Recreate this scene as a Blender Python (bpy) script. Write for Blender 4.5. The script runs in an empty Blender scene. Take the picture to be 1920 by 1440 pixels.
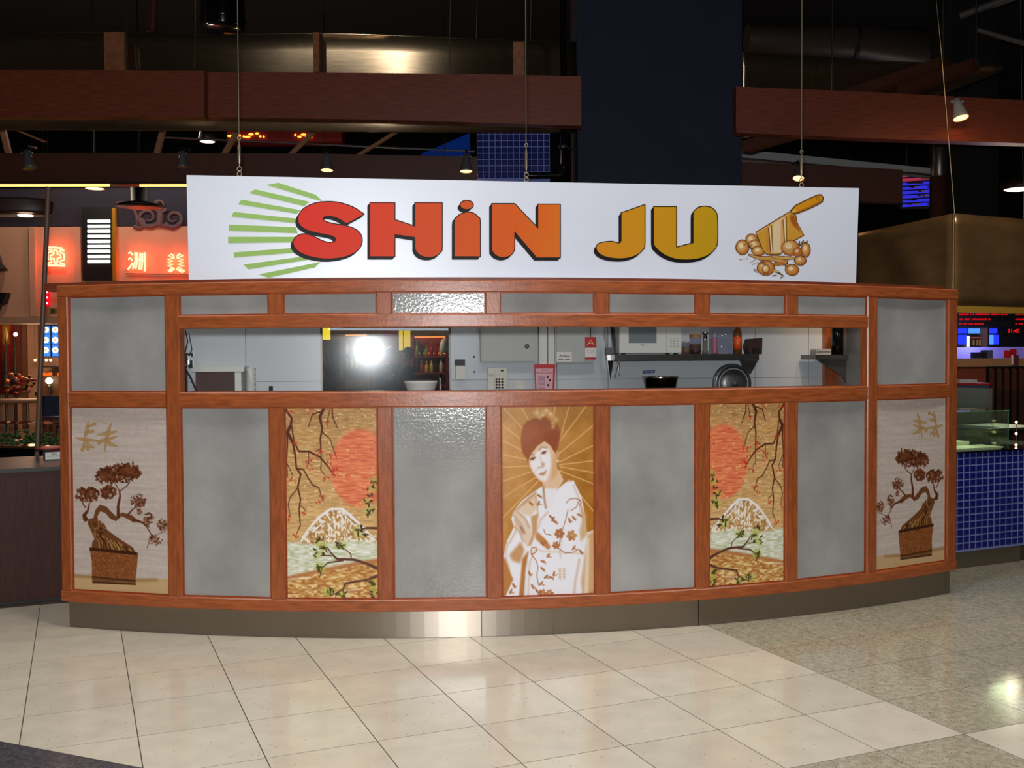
import bpy, math, random
import numpy as np
from mathutils import Vector, Matrix
random.seed(7)
rng = np.random.default_rng(11)
scene = bpy.context.scene
COL = scene.collection

# ------------------------------------------------------------------ camera
F_PX, PITCH, ROLL, CAM_H = 1933.0, 0.0254, -0.00495, 1.615
_R = Vector((1, 0, 0)); _U = Vector((0, math.sin(PITCH), math.cos(PITCH))); _F = Vector((0, math.cos(PITCH), -math.sin(PITCH)))
_c, _s = math.cos(ROLL), math.sin(ROLL)
CX = _R * _c + _U * _s
CY = _R * -_s + _U * _c
cam_data = bpy.data.cameras.new('camera')
cam_data.sensor_width = 36.0
cam_data.lens = 36.0 * F_PX / 1920.0
cam_data.clip_end = 200
cam = bpy.data.objects.new('camera', cam_data)
COL.objects.link(cam)
m = Matrix.Identity(4)
for i in range(3):
    m[i][0] = CX[i]; m[i][1] = CY[i]; m[i][2] = -_F[i]
m[2][3] = CAM_H
cam.matrix_world = m
scene.camera = cam

# ------------------------------------------------------------------ world, exposure, hall lights
world = bpy.data.worlds.new('world'); scene.world = world; world.use_nodes = True
world.node_tree.nodes['Background'].inputs[0].default_value = (0.055, 0.050, 0.048, 1)
world.node_tree.nodes['Background'].inputs[1].default_value = 0.10
scene.view_settings.view_transform = 'Standard'
scene.view_settings.look = 'None'
scene.view_settings.exposure = 0.0
scene.view_settings.gamma = 1.0
scene.view_settings.use_curve_mapping = False
scene.cycles.max_bounces = 6
scene.cycles.sample_clamp_indirect = 4.0

def light(name, kind, loc, energy, color=(1, 1, 1), size=0.1, target=None, spot=None, blend=0.5):
    d = bpy.data.lights.new(name, kind); d.energy = energy; d.color = color
    if kind == 'AREA':
        d.shape = 'DISK'; d.size = size
    elif kind == 'SPOT':
        d.spot_size = spot; d.spot_blend = blend; d.shadow_soft_size = size
    else:
        d.shadow_soft_size = size
    o = bpy.data.objects.new(name, d); COL.objects.link(o); o.location = loc
    if target is not None:
        v = Vector(target) - Vector(loc)
        o.rotation_euler = v.to_track_quat('-Z', 'Y').to_euler()
    return o

# the camera's own flash, mirrored in the photograph by the kitchen glass
light('camera_flash', 'POINT', (-0.02, -0.02, CAM_H + 0.14), 820, (0.95, 0.98, 1.0), 0.045)
# downlights of the hall ceiling in front of the kiosk
HALL = [(-1.6, 1.6, 4), (1.8, 1.6, 4), (-3.4, 5.2, 33), (-1.2, 5.0, 31), (1.2, 5.2, 33), (3.8, 5.9, 42)]
for hx, hy, he in HALL:
    light('hall_downlight', 'AREA', (hx, hy, 5.6), he, (1.0, 0.96, 0.90), 0.5, (hx, hy, 0)).data.spread = math.radians(115)

# ------------------------------------------------------------------ helpers
def ray(px, py):
    u = (px - 960) / F_PX; v = -(py - 720) / F_PX
    return CX * u + CY * v + _F
CAM = Vector((0, 0, CAM_H))
def at(px, py, Y):
    d = ray(px, py); return CAM + d * (Y / d.y)
def proj(p):
    d = Vector(p) - CAM; w = d.dot(_F)
    return 960 + F_PX * d.dot(CX) / w, 720 - F_PX * d.dot(CY) / w
def lin(c):
    r = []
    for x in c[:3]:
        x = x / 255.0
        r.append(x / 12.92 if x <= 0.04045 else ((x + 0.055) / 1.055) ** 2.4)
    return tuple(r)

MATS = {}
def mat(name, rgb, rough=0.5, metal=0.0, spec=0.5, noise=None, bump=0.0, bscale=40, emit=None, estr=1.0, coat=0.0, aniso=0.0):
    """noise = (scale, amount, (sx, sy, sz), detail): procedural colour variation of the surface"""
    if name in MATS: return MATS[name]
    M = bpy.data.materials.new(name); M.use_nodes = True; MATS[name] = M
    nt = M.node_tree; b = nt.nodes['Principled BSDF']
    c = lin(rgb)
    b.inputs['Base Color'].default_value = (*c, 1)
    b.inputs['Roughness'].default_value = rough; b.inputs['Metallic'].default_value = metal
    b.inputs['Specular IOR Level'].default_value = spec
    b.inputs['Coat Weight'].default_value = coat
    b.inputs['Coat Roughness'].default_value = 0.08
    if aniso: b.inputs['Anisotropic'].default_value = aniso
    if emit:
        b.inputs['Emission Color'].default_value = (*lin(emit), 1); b.inputs['Emission Strength'].default_value = estr
    if noise or bump:
        tc = nt.nodes.new('ShaderNodeTexCoord'); mp = nt.nodes.new('ShaderNodeMapping')
        nt.links.new(tc.outputs['Object'], mp.inputs['Vector'])
    if noise:
        sc, amt, st, det = noise
        mp.inputs['Scale'].default_value = st
        n = nt.nodes.new('ShaderNodeTexNoise'); n.inputs['Scale'].default_value = sc; n.inputs['Detail'].default_value = det
        nt.links.new(mp.outputs['Vector'], n.inputs['Vector'])
        r = nt.nodes.new('ShaderNodeValToRGB')
        r.color_ramp.elements[0].position = 0.3; r.color_ramp.elements[1].position = 0.7
        r.color_ramp.elements[0].color = (*[max(0, x * (1 - amt)) for x in c], 1)
        r.color_ramp.elements[1].color = (*[min(1, x * (1 + amt)) for x in c], 1)
        nt.links.new(n.outputs['Fac'], r.inputs['Fac']); nt.links.new(r.outputs['Color'], b.inputs['Base Color'])
    if bump:
        n2 = nt.nodes.new('ShaderNodeTexNoise'); n2.inputs['Scale'].default_value = bscale; n2.inputs['Detail'].default_value = 3
        nt.links.new(tc.outputs['Object'], n2.inputs['Vector'])
        bp = nt.nodes.new('ShaderNodeBump'); bp.inputs['Strength'].default_value = bump; bp.inputs['Distance'].default_value = 0.01
        nt.links.new(n2.outputs['Fac'], bp.inputs['Height']); nt.links.new(bp.outputs['Normal'], b.inputs['Normal'])
    return M

def emis(name, rgb, strength):
    if name in MATS: return MATS[name]
    M = bpy.data.materials.new(name); M.use_nodes = True; MATS[name] = M
    nt = M.node_tree; nt.nodes.remove(nt.nodes['Principled BSDF'])
    e = nt.nodes.new('ShaderNodeEmission'); e.inputs[0].default_value = (*lin(rgb), 1); e.inputs[1].default_value = strength
    nt.links.new(e.outputs[0], nt.nodes['Material Output'].inputs[0])
    return M

def glass(name, tint=(235, 245, 240), ior=1.5, rough=0.0):
    if name in MATS: return MATS[name]
    M = bpy.data.materials.new(name); M.use_nodes = True; MATS[name] = M
    nt = M.node_tree; nt.nodes.remove(nt.nodes['Principled BSDF'])
    t = nt.nodes.new('ShaderNodeBsdfTransparent'); t.inputs[0].default_value = (*lin(tint), 1)
    g = nt.nodes.new('ShaderNodeBsdfGlossy'); g.inputs['Roughness'].default_value = rough
    f = nt.nodes.new('ShaderNodeFresnel'); ge = nt.nodes.new('ShaderNodeNewGeometry'); mr = nt.nodes.new('ShaderNodeMapRange')
    mr.inputs[3].default_value = ior; mr.inputs[4].default_value = 1.0 / ior       # same reflectance on both faces of the pane
    nt.links.new(ge.outputs['Backfacing'], mr.inputs[0]); nt.links.new(mr.outputs[0], f.inputs['IOR'])
    mx = nt.nodes.new('ShaderNodeMixShader')
    nt.links.new(f.outputs[0], mx.inputs[0]); nt.links.new(t.outputs[0], mx.inputs[1]); nt.links.new(g.outputs[0], mx.inputs[2])
    nt.links.new(mx.outputs[0], nt.nodes['Material Output'].inputs[0])
    return M

def brushed(name, rgb, rough, metal, aniso=0.95, noise=None):
    """horizontally brushed metal: reflections are smeared up and down"""
    M = mat(name, rgb, rough, metal=metal, aniso=aniso, noise=noise); nt = M.node_tree; b = nt.nodes['Principled BSDF']
    v = nt.nodes.new('ShaderNodeCombineXYZ'); v.inputs[2].default_value = 1.0
    nt.links.new(v.outputs[0], b.inputs['Tangent'])
    return M

def flash_halo_glass(name, tint=(225, 232, 235)):
    """pane with an added flash halo: a weak rough reflection on top of the clear one"""
    M = glass(name, tint); nt = M.node_tree; out = nt.nodes['Material Output']; mx = out.inputs[0].links[0].from_node
    g = nt.nodes.new('ShaderNodeBsdfGlossy'); g.inputs['Roughness'].default_value = 0.13; m2 = nt.nodes.new('ShaderNodeMixShader'); m2.inputs[0].default_value = 0.010
    nt.links.new(mx.outputs[0], m2.inputs[1]); nt.links.new(g.outputs[0], m2.inputs[2]); nt.links.new(m2.outputs[0], out.inputs[0]); return M

def print_mat(name, rough=0.35, spec=0.4):
    """printed picture: colour comes from the print's own colour attribute"""
    if name in MATS: return MATS[name]
    M = bpy.data.materials.new(name); M.use_nodes = True; MATS[name] = M
    nt = M.node_tree; b = nt.nodes['Principled BSDF']
    a = nt.nodes.new('ShaderNodeAttribute'); a.attribute_name = 'Col'
    nt.links.new(a.outputs['Color'], b.inputs['Base Color'])
    b.inputs['Roughness'].default_value = rough; b.inputs['Specular IOR Level'].default_value = spec
    return M

def origin(o):
    v = Vector((0, 0, 0))
    while o is not None:
        v = v + Vector(o.location); o = o.parent
    return v

def tag(o, label=None, cat=None, group=None, kind=None):
    if label: o['label'] = label
    if cat: o['category'] = cat
    if group: o['group'] = group
    if kind: o['kind'] = kind
    return o

def thing(name, label, cat, loc=(0, 0, 0), group=None):
    o = bpy.data.objects.new(name, None); o.empty_display_size = 0.1
    COL.objects.link(o); o.location = loc
    return tag(o, label, cat, group)

class MB:
    def __init__(s): s.v = []; s.f = []; s.smooth = []
    def add(s, verts, faces, smooth=False):
        n = len(s.v); s.v += [Vector(p) for p in verts]
        s.f += [[i + n for i in f] for f in faces]; s.smooth += [smooth] * len(faces); return s
    def hexa(s, b, t):
        return s.add(list(b) + list(t), [(3, 2, 1, 0), (4, 5, 6, 7), (0, 1, 5, 4), (1, 2, 6, 5), (2, 3, 7, 6), (3, 0, 4, 7)])
    def box(s, x0, y0, z0, x1, y1, z1):
        return s.hexa([(x0, y0, z0), (x1, y0, z0), (x1, y1, z0), (x0, y1, z0)], [(x0, y0, z1), (x1, y0, z1), (x1, y1, z1), (x0, y1, z1)])
    def tube(s, pts, r, n=8, caps=True, smooth=True):
        pts = [Vector(p) for p in pts]; rs = r if isinstance(r, (list, tuple)) else [r] * len(pts)
        rings = []; up = None
        for i, p in enumerate(pts):
            d = (pts[min(i + 1, len(pts) - 1)] - pts[max(i - 1, 0)])
            d = d.normalized() if d.length > 1e-9 else Vector((0, 0, 1))
            if up is None:
                up = d.orthogonal().normalized()
            else:
                up = up - d * up.dot(d)
                up = up.normalized() if up.length > 1e-6 else d.orthogonal().normalized()
            w = d.cross(up)
            rings.append([p + (up * math.cos(2 * math.pi * k / n) + w * math.sin(2 * math.pi * k / n)) * rs[i] for k in range(n)])
        vs = [q for rg in rings for q in rg]; fs = []
        for i in range(len(pts) - 1):
            for k in range(n):
                a = i * n + k; b = i * n + (k + 1) % n
                fs.append((a, b, b + n, a + n))
        s.add(vs, fs, smooth)
        if caps:
            s.add(rings[0], [tuple(range(n))[::-1]]); s.add(rings[-1], [tuple(range(n))])
        return s
    def lathe(s, c, prof, n=20, axis=Vector((0, 0, 1)), smooth=True):
        c = Vector(c); axis = Vector(axis).normalized(); u = axis.orthogonal().normalized(); w = axis.cross(u)
        vs = []; fs = []
        for r, h in prof:
            for k in range(n):
                a = 2 * math.pi * k / n
                vs.append(c + axis * h + (u * math.cos(a) + w * math.sin(a)) * max(r, 1e-5))
        for i in range(len(prof) - 1):
            for k in range(n):
                a = i * n + k; b = i * n + (k + 1) % n
                fs.append((a, b, b + n, a + n))
        return s.add(vs, fs, smooth)
    def ball(s, c, rx, ry=None, rz=None, n=12, m_=8):
        ry = rx if ry is None else ry; rz = rx if rz is None else rz; c = Vector(c); vs = []; fs = []
        for i in range(m_ + 1):
            t = math.pi * i / m_
            for k in range(n):
                a = 2 * math.pi * k / n
                vs.append(c + Vector((rx * math.sin(t) * math.cos(a), ry * math.sin(t) * math.sin(a), rz * math.cos(t))))
        for i in range(m_):
            for k in range(n):
                a = i * n + k; b = i * n + (k + 1) % n
                fs.append((a, a + n, b + n, b))
        return s.add(vs, fs, True)
    def prism(s, pts, off):
        """closed polygon (3D points) extruded by vector off"""
        n = len(pts); pts = [Vector(p) for p in pts]; off = Vector(off)
        fs = [tuple(range(n)), tuple(range(n, 2 * n))[::-1]]
        fs += [(i, i + n, (i + 1) % n + n, (i + 1) % n) for i in range(n)]
        return s.add(pts + [p + off for p in pts], fs)
    def build(s, name, m, parent=None, label=None, cat=None, group=None, kind=None, colors=None):
        o0 = origin(parent) if parent else Vector((0, 0, 0))
        me = bpy.data.meshes.new(name)
        me.from_pydata([tuple(p - o0) for p in s.v], [], s.f)
        me.polygons.foreach_set('use_smooth', s.smooth)
        if colors is not None:
            at_ = me.color_attributes.new('Col', 'FLOAT_COLOR', 'POINT')
            flat = np.ones((len(s.v), 4), np.float32); flat[:, :3] = colors
            at_.data.foreach_set('color', flat.ravel())
        me.update()
        me.materials.append(MATS[m] if isinstance(m, str) else m)
        o = bpy.data.objects.new(name, me); COL.objects.link(o)
        if parent: o.parent = parent
        return tag(o, label, cat, group, kind)

def copy_tree(o, parent=None):
    c = o.copy(); COL.objects.link(c); c.parent = parent
    for ch in list(o.children): copy_tree(ch, c)
    return c

class Frame:
    """vertical plane through P (x, y) with yaw; s runs along it, off points to the viewer's side"""
    def __init__(s, x, y, yaw=0.0):
        s.P = Vector((x, y, 0)); s.t = Vector((math.cos(yaw), math.sin(yaw), 0)); s.n = Vector((math.sin(yaw), -math.cos(yaw), 0))
    def pt(s, a, z, off=0.0): return s.P + s.t * a + s.n * off + Vector((0, 0, z))
    def sz(s, px, py, off=0.0):
        d = ray(px, py); P = s.P + s.n * off
        k = (P - Vector((0, 0, 0))).dot(s.n) / d.dot(s.n)
        w = CAM + d * k
        return (w - s.P).dot(s.t), w.z
    def at(s, px, py, off=0.0):
        a, z = s.sz(px, py, off); return s.pt(a, z, off)
    def box(s, mb, a0, a1, z0, z1, o0, o1):
        return mb.hexa([s.pt(a0, z0, o1), s.pt(a1, z0, o1), s.pt(a1, z0, o0), s.pt(a0, z0, o0)],
                       [s.pt(a0, z1, o1), s.pt(a1, z1, o1), s.pt(a1, z1, o0), s.pt(a0, z1, o0)])
    def pbox(s, mb, px0, py0, px1, py1, o0, o1):
        a0, z1 = s.sz(px0, (py0 + py1) / 2, o1)[0], s.sz((px0 + px1) / 2, py0, o1)[1]
        a1, z0 = s.sz(px1, (py0 + py1) / 2, o1)[0], s.sz((px0 + px1) / 2, py1, o1)[1]
        return s.box(mb, a0, a1, z0, z1, o0, o1)

class TiltFrame(Frame):
    """frame leaning towards the viewer by slope k above height z0"""
    def __init__(s, x, y, yaw, k, z0):
        super().__init__(x, y, yaw); s.k = k; s.z0 = z0
    def pt(s, a, z, off=0.0): return super().pt(a, z, off + s.k * (z - s.z0))
    def sz(s, px, py, off=0.0):
        a, z = super().sz(px, py, off)
        for _ in range(4): a, z = super().sz(px, py, off + s.k * (z - s.z0))
        return a, z

def text_mesh(body, size, name, m, parent, fn, extrude=0.0006):
    """flat lettering laid with fn(x, y) -> world point; x centred"""
    cu = bpy.data.curves.new(name, 'FONT'); cu.body = body; cu.size = size; cu.align_x = 'CENTER'; cu.align_y = 'CENTER'
    cu.resolution_u = 2
    ob = bpy.data.objects.new(name, cu); COL.objects.link(ob)
    dg = bpy.context.evaluated_depsgraph_get(); me = bpy.data.meshes.new_from_object(ob.evaluated_get(dg))
    bpy.data.objects.remove(ob); bpy.data.curves.remove(cu)
    mb = MB(); mb.v = [fn(v.co.x, v.co.y) for v in me.vertices]; mb.f = [list(p.vertices) for p in me.polygons]; mb.smooth = [False] * len(mb.f)
    bpy.data.meshes.remove(me)
    return mb.build(name, m, parent)

# ------------------------------------------------------------------ materials
mat('frame_wood', (158, 82, 42), 0.34, noise=(9, 0.28, (1.0, 1.0, 7.0), 6), bump=0.06, bscale=60, spec=0.5)
mat('frame_wood_v', (154, 80, 41), 0.34, noise=(9, 0.25, (7.0, 7.0, 1.0), 6), bump=0.06, bscale=60, spec=0.5)
mat('bead_wood', (150, 62, 24), 0.4, noise=(20, 0.2, (1, 1, 1), 4))
mat('frosted', (156, 155, 152), 0.13, noise=(3.0, 0.2, (1, 1, 0.8), 6), bump=0.11, bscale=65, spec=0.75)
brushed('steel', (172, 160, 146), 0.42, 0.9)
mat('steel_dark', (95, 92, 88), 0.35, metal=0.85, noise=(20, 0.15, (1, 1, 10), 3))
mat('chrome', (205, 205, 205), 0.12, metal=1.0)
brushed('sheet_metal', (176, 150, 118), 0.20, 0.96, 0.98, noise=(6, 0.18, (1, 1, 14), 4))
mat('hood_metal', (176, 146, 106), 0.24, metal=0.88, noise=(4, 0.15, (1, 1, 3), 3), bump=0.25, bscale=2.2)
mat('sign_white', (222, 227, 241), 0.38, noise=(2, 0.02, (1, 1, 1), 2), spec=1.0)
mat('black', (12, 12, 13), 0.5)
mat('black_gloss', (10, 10, 12), 0.15)
mat('black_print', (22, 16, 14), 0.5, spec=0.2)
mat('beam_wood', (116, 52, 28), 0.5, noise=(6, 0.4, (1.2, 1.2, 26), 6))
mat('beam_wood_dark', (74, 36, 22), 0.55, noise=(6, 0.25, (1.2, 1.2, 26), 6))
mat('joist_wood', (140, 84, 48), 0.6, noise=(8, 0.25, (3, 3, 3), 4))
mat('counter_wood', (62, 30, 22), 0.55, spec=0.25, noise=(10, 0.3, (9, 9, 0.7), 6))
mat('column_blue', (20, 26, 50), 0.75, noise=(3, 0.1, (1, 1, 1), 3))
mat('tile_blue', (22, 28, 104), 0.22, noise=(1.7, 0.3, (1, 1, 1), 2))
mat('grout_blue', (118, 134, 196), 0.8)
mat('wall_white', (196, 200, 204), 0.3, noise=(1.5, 0.05, (1, 1, 1), 3))
mat('wall_grey', (150, 150, 148), 0.4, noise=(2, 0.06, (1, 1, 1), 3))
mat('white_plastic', (214, 214, 208), 0.35)
mat('cream_plastic', (205, 202, 188), 0.4)
mat('box_grey', (178, 180, 176), 0.45)
mat('red_paint', (190, 22, 26), 0.4)
mat('pink_paper', (222, 170, 178), 0.5)
mat('paper_white', (225, 222, 216), 0.6)
mat('dark_brown', (52, 30, 24), 0.5)
mat('orange_label', (226, 84, 24), 0.4)
mat('grey_metal_paint', (96, 96, 98), 0.45, metal=0.3)
mat('grey_light', (160, 160, 158), 0.5)
mat('cable_steel', (150, 138, 116), 0.4, metal=0.8)
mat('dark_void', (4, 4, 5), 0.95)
mat('peach_wall', (206, 160, 128), 0.75, noise=(2, 0.06, (1, 1, 1), 3))
mat('bulkhead_dark', (40, 38, 52), 0.8)
mat('scroll_paint', (104, 80, 82), 0.8)
mat('leaf_green', (60, 92, 44), 0.6, noise=(30, 0.4, (1, 1, 1), 2))
mat('leaf_dark', (32, 42, 34), 0.6, noise=(20, 0.3, (1, 1, 1), 2))
mat('red_wall', (150, 36, 20), 0.6, noise=(3, 0.2, (1, 1, 1), 3))
mat('gold', (214, 158, 50), 0.35, metal=0.5)
mat('beige_wall', (180, 140, 110), 0.7)
mat('fabric_black', (30, 32, 40), 0.85, noise=(20, 0.25, (1, 1, 1), 3))
mat('fabric_blue', (62, 74, 104), 0.85, noise=(20, 0.25, (1, 1, 1), 3))
mat('skin', (205, 150, 122), 0.55)
mat('hair_dark', (30, 26, 28), 0.6)
mat('hair_grey', (120, 120, 128), 0.6)
mat('chest_blue', (62, 78, 100), 0.6)
mat('lavender', (140, 128, 190), 0.6)
mat('tan', (150, 112, 78), 0.6)
mat('tray_cream', (226, 222, 190), 0.4)
mat('louver_white', (206, 204, 198), 0.5)
mat('cushion_red', (150, 34, 24), 0.5)
mat('chair_navy', (52, 56, 84), 0.7)
mat('hood_lip', (176, 146, 62), 0.35, metal=0.5)
flash_halo_glass('clear_glass'); glass('case_glass', (240, 248, 243)); glass('plastic_clear', (226, 228, 236), 1.35, 0.05)
PRINT = print_mat('printed_picture')

# ------------------------------------------------------------------ shell: floor, ceiling, far walls
TH = math.radians(22.85)
TN = Vector((math.cos(TH), math.sin(TH), 0)); TM = Vector((-math.sin(TH), math.cos(TH), 0))
PITCH_T = 0.4640
AC = Vector((-0.7107, 12.8275, 0)); AR = 6.941
def arc(deg, r, z):
    a = math.radians(deg); return Vector((AC.x + r * math.sin(a), AC.y - r * math.cos(a), z))

def tile_mat(name, rgb, rough, speck, samt, noise_scale):
    M = bpy.data.materials.new(name); M.use_nodes = True; MATS[name] = M
    nt = M.node_tree; b = nt.nodes['Principled BSDF']; c = lin(rgb)
    tc = nt.nodes.new('ShaderNodeTexCoord'); oi = nt.nodes.new('ShaderNodeObjectInfo')
    add = nt.nodes.new('ShaderNodeVectorMath'); add.operation = 'ADD'
    mul = nt.nodes.new('ShaderNodeMath'); mul.operation = 'MULTIPLY'; mul.inputs[1].default_value = 37.0
    nt.links.new(oi.outputs['Random'], mul.inputs[0]); nt.links.new(tc.outputs['Object'], add.inputs[0]); nt.links.new(mul.outputs[0], add.inputs[1])
    n = nt.nodes.new('ShaderNodeTexNoise'); n.inputs['Scale'].default_value = noise_scale; n.inputs['Detail'].default_value = 6
    nt.links.new(add.outputs[0], n.inputs['Vector'])
    r = nt.nodes.new('ShaderNodeValToRGB'); r.color_ramp.elements[0].position = 0.32; r.color_ramp.elements[1].position = 0.68
    r.color_ramp.elements[0].color = (*[x * (1 - samt) for x in c], 1); r.color_ramp.elements[1].color = (*[min(1, x * (1 + samt)) for x in c], 1)
    nt.links.new(n.outputs['Fac'], r.inputs['Fac'])
    vo = nt.nodes.new('ShaderNodeTexVoronoi'); vo.inputs['Scale'].default_value = speck[0]
    nt.links.new(add.outputs[0], vo.inputs['Vector'])
    r2 = nt.nodes.new('ShaderNodeValToRGB'); r2.color_ramp.elements[0].position = speck[1]; r2.color_ramp.elements[1].position = speck[1] + 0.06
    r2.color_ramp.elements[0].color = (*[x * speck[2] for x in c], 1); r2.color_ramp.elements[1].color = (1, 1, 1, 1)
    nt.links.new(vo.outputs['Distance'], r2.inputs['Fac'])
    mx = nt.nodes.new('ShaderNodeMix'); mx.data_type = 'RGBA'; mx.blend_type = 'MULTIPLY'; mx.inputs[0].default_value = 1.0
    nt.links.new(r.outputs['Color'], mx.inputs[6]); nt.links.new(r2.outputs['Color'], mx.inputs[7])
    # each tile a touch lighter or darker than its neighbour
    hv = nt.nodes.new('ShaderNodeHueSaturation'); vm = nt.nodes.new('ShaderNodeMapRange')
    vm.inputs[3].default_value = 0.95; vm.inputs[4].default_value = 1.05
    nt.links.new(oi.outputs['Random'], vm.inputs[0]); nt.links.new(vm.outputs[0], hv.inputs['Value']); nt.links.new(mx.outputs[2], hv.inputs['Color'])
    nt.links.new(hv.outputs[0], b.inputs['Base Color'])
    b.inputs['Roughness'].default_value = rough; b.inputs['Specular IOR Level'].default_value = 0.5
tile_mat('tile_cream', (206, 196, 178), 0.13, (26, 0.05, 0.55), 0.06, 7)
tile_mat('tile_grey', (172, 164, 142), 0.10, (70, 0.16, 0.6), 0.22, 34)
tile_mat('granite_dark', (72, 70, 76), 0.2, (80, 0.2, 0.5), 0.4, 50)
mat('grout_floor', (70, 58, 48), 0.9)
mat('far_floor', (120, 108, 92), 0.25, noise=(4, 0.1, (1, 1, 1), 3))

fl = MB(); fl.box(-14, -8, -0.2, 14, 26, -0.0006)
FLOOR = fl.build('floor', 'grout_floor', kind='structure')
def clip(poly, p, n):
    out = []
    for i in range(len(poly)):
        a, b = poly[i], poly[(i + 1) % len(poly)]
        da, db = (a - p).dot(n), (b - p).dot(n)
        if da >= 0: out.append(a)
        if (da >= 0) != (db >= 0): out.append(a + (b - a) * (da / (da - db)))
    return out
GA, GB = Vector((-2.1785, 4.332, 0)), Vector((-1.4676, 4.0389, 0))      # edge of the dark granite slab
gd = (GB - GA).normalized(); gn = Vector((-gd.y, gd.x, 0))               # points away from the viewer
def tile_mesh(poly):
    mb = MB(); c = sum(poly, Vector()) / len(poly)
    n = len(poly); e = 0.0003
    top = [c + (q - c) * (1 - e / max((q - c).length, 1e-3) * 2) for q in poly]
    vs = [q + Vector((0, 0, -0.0006)) for q in poly] + [q + Vector((0, 0, -0.0002)) for q in poly] + top
    fs = [tuple(range(2 * n, 3 * n))]
    for i in range(n):
        j = (i + 1) % n
        fs += [(i, j, n + j, n + i), (n + i, n + j, 2 * n + j, 2 * n + i)]
    mb.add(vs, fs); return mb
GAP = 0.0022
full = None
def in_view(cs):
    for q in cs:
        if q.y < 1.5: continue
        x, y = proj(q)
        if -25 < x < 1945 and 1030 < y < 1470: return True
    return False
n_tiles = 0
for i in range(-9, 16):
    for j in range(-3, 9):
        n0 = 0.216 + PITCH_T * i; m0 = 3.272 + PITCH_T * j
        cs = [TN * (n0 + a) + TM * (m0 + b) for a, b in ((GAP, GAP), (PITCH_T - GAP, GAP), (PITCH_T - GAP, PITCH_T - GAP), (GAP, PITCH_T - GAP))]
        if not in_view(cs): continue
        cen = sum(cs, Vector()) / 4
        rr = (cen - AC).xy.length; an = math.degrees(math.atan2(cen.x - AC.x, AC.y - cen.y))
        if rr < AR - 0.5 and -17 < an < 33: continue
        if cen.y > 9.2: continue
        cream = (i < 7) == (j >= 0)
        mm = 'tile_cream' if cream else 'tile_grey'
        if all((q - GA).dot(gn) > 0 for q in cs):
            if full is None:
                loc = [q - cen for q in cs]
                full = {}
                for k in ('tile_cream', 'tile_grey'):
                    t0 = tile_mesh(loc).build('tile', k, None); full[k] = t0.data; COL.objects.unlink(t0); bpy.data.objects.remove(t0)
            o = bpy.data.objects.new('tile', full[mm]); COL.objects.link(o); o.parent = FLOOR; o.location = cen
        else:
            pl = clip(cs, GA + gn * GAP, gn)
            if len(pl) > 2: tile_mesh(pl).build('tile', mm, FLOOR)
        n_tiles += 1
# dark granite slabs in the near left corner
for k in range(-3, 3):
    a0, a1 = k * 0.9, k * 0.9 + 0.896
    ps = [GA + gd * a0 - gn * GAP, GA + gd * a0 - gn * 0.9, GA + gd * a1 - gn * 0.9, GA + gd * a1 - gn * GAP]
    tile_mesh(ps).build('tile', 'granite_dark', FLOOR, label='dark speckled granite slab')
MB().box(-14, 9.6, -0.0006, 14, 26, 0.0).build('floor_beyond', 'far_floor', FLOOR)

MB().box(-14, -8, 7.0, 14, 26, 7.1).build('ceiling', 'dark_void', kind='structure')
MB().box(-14, 25.5, 0, 14, 25.7, 7.0).build('wall_back', 'dark_void', kind='structure')

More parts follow.
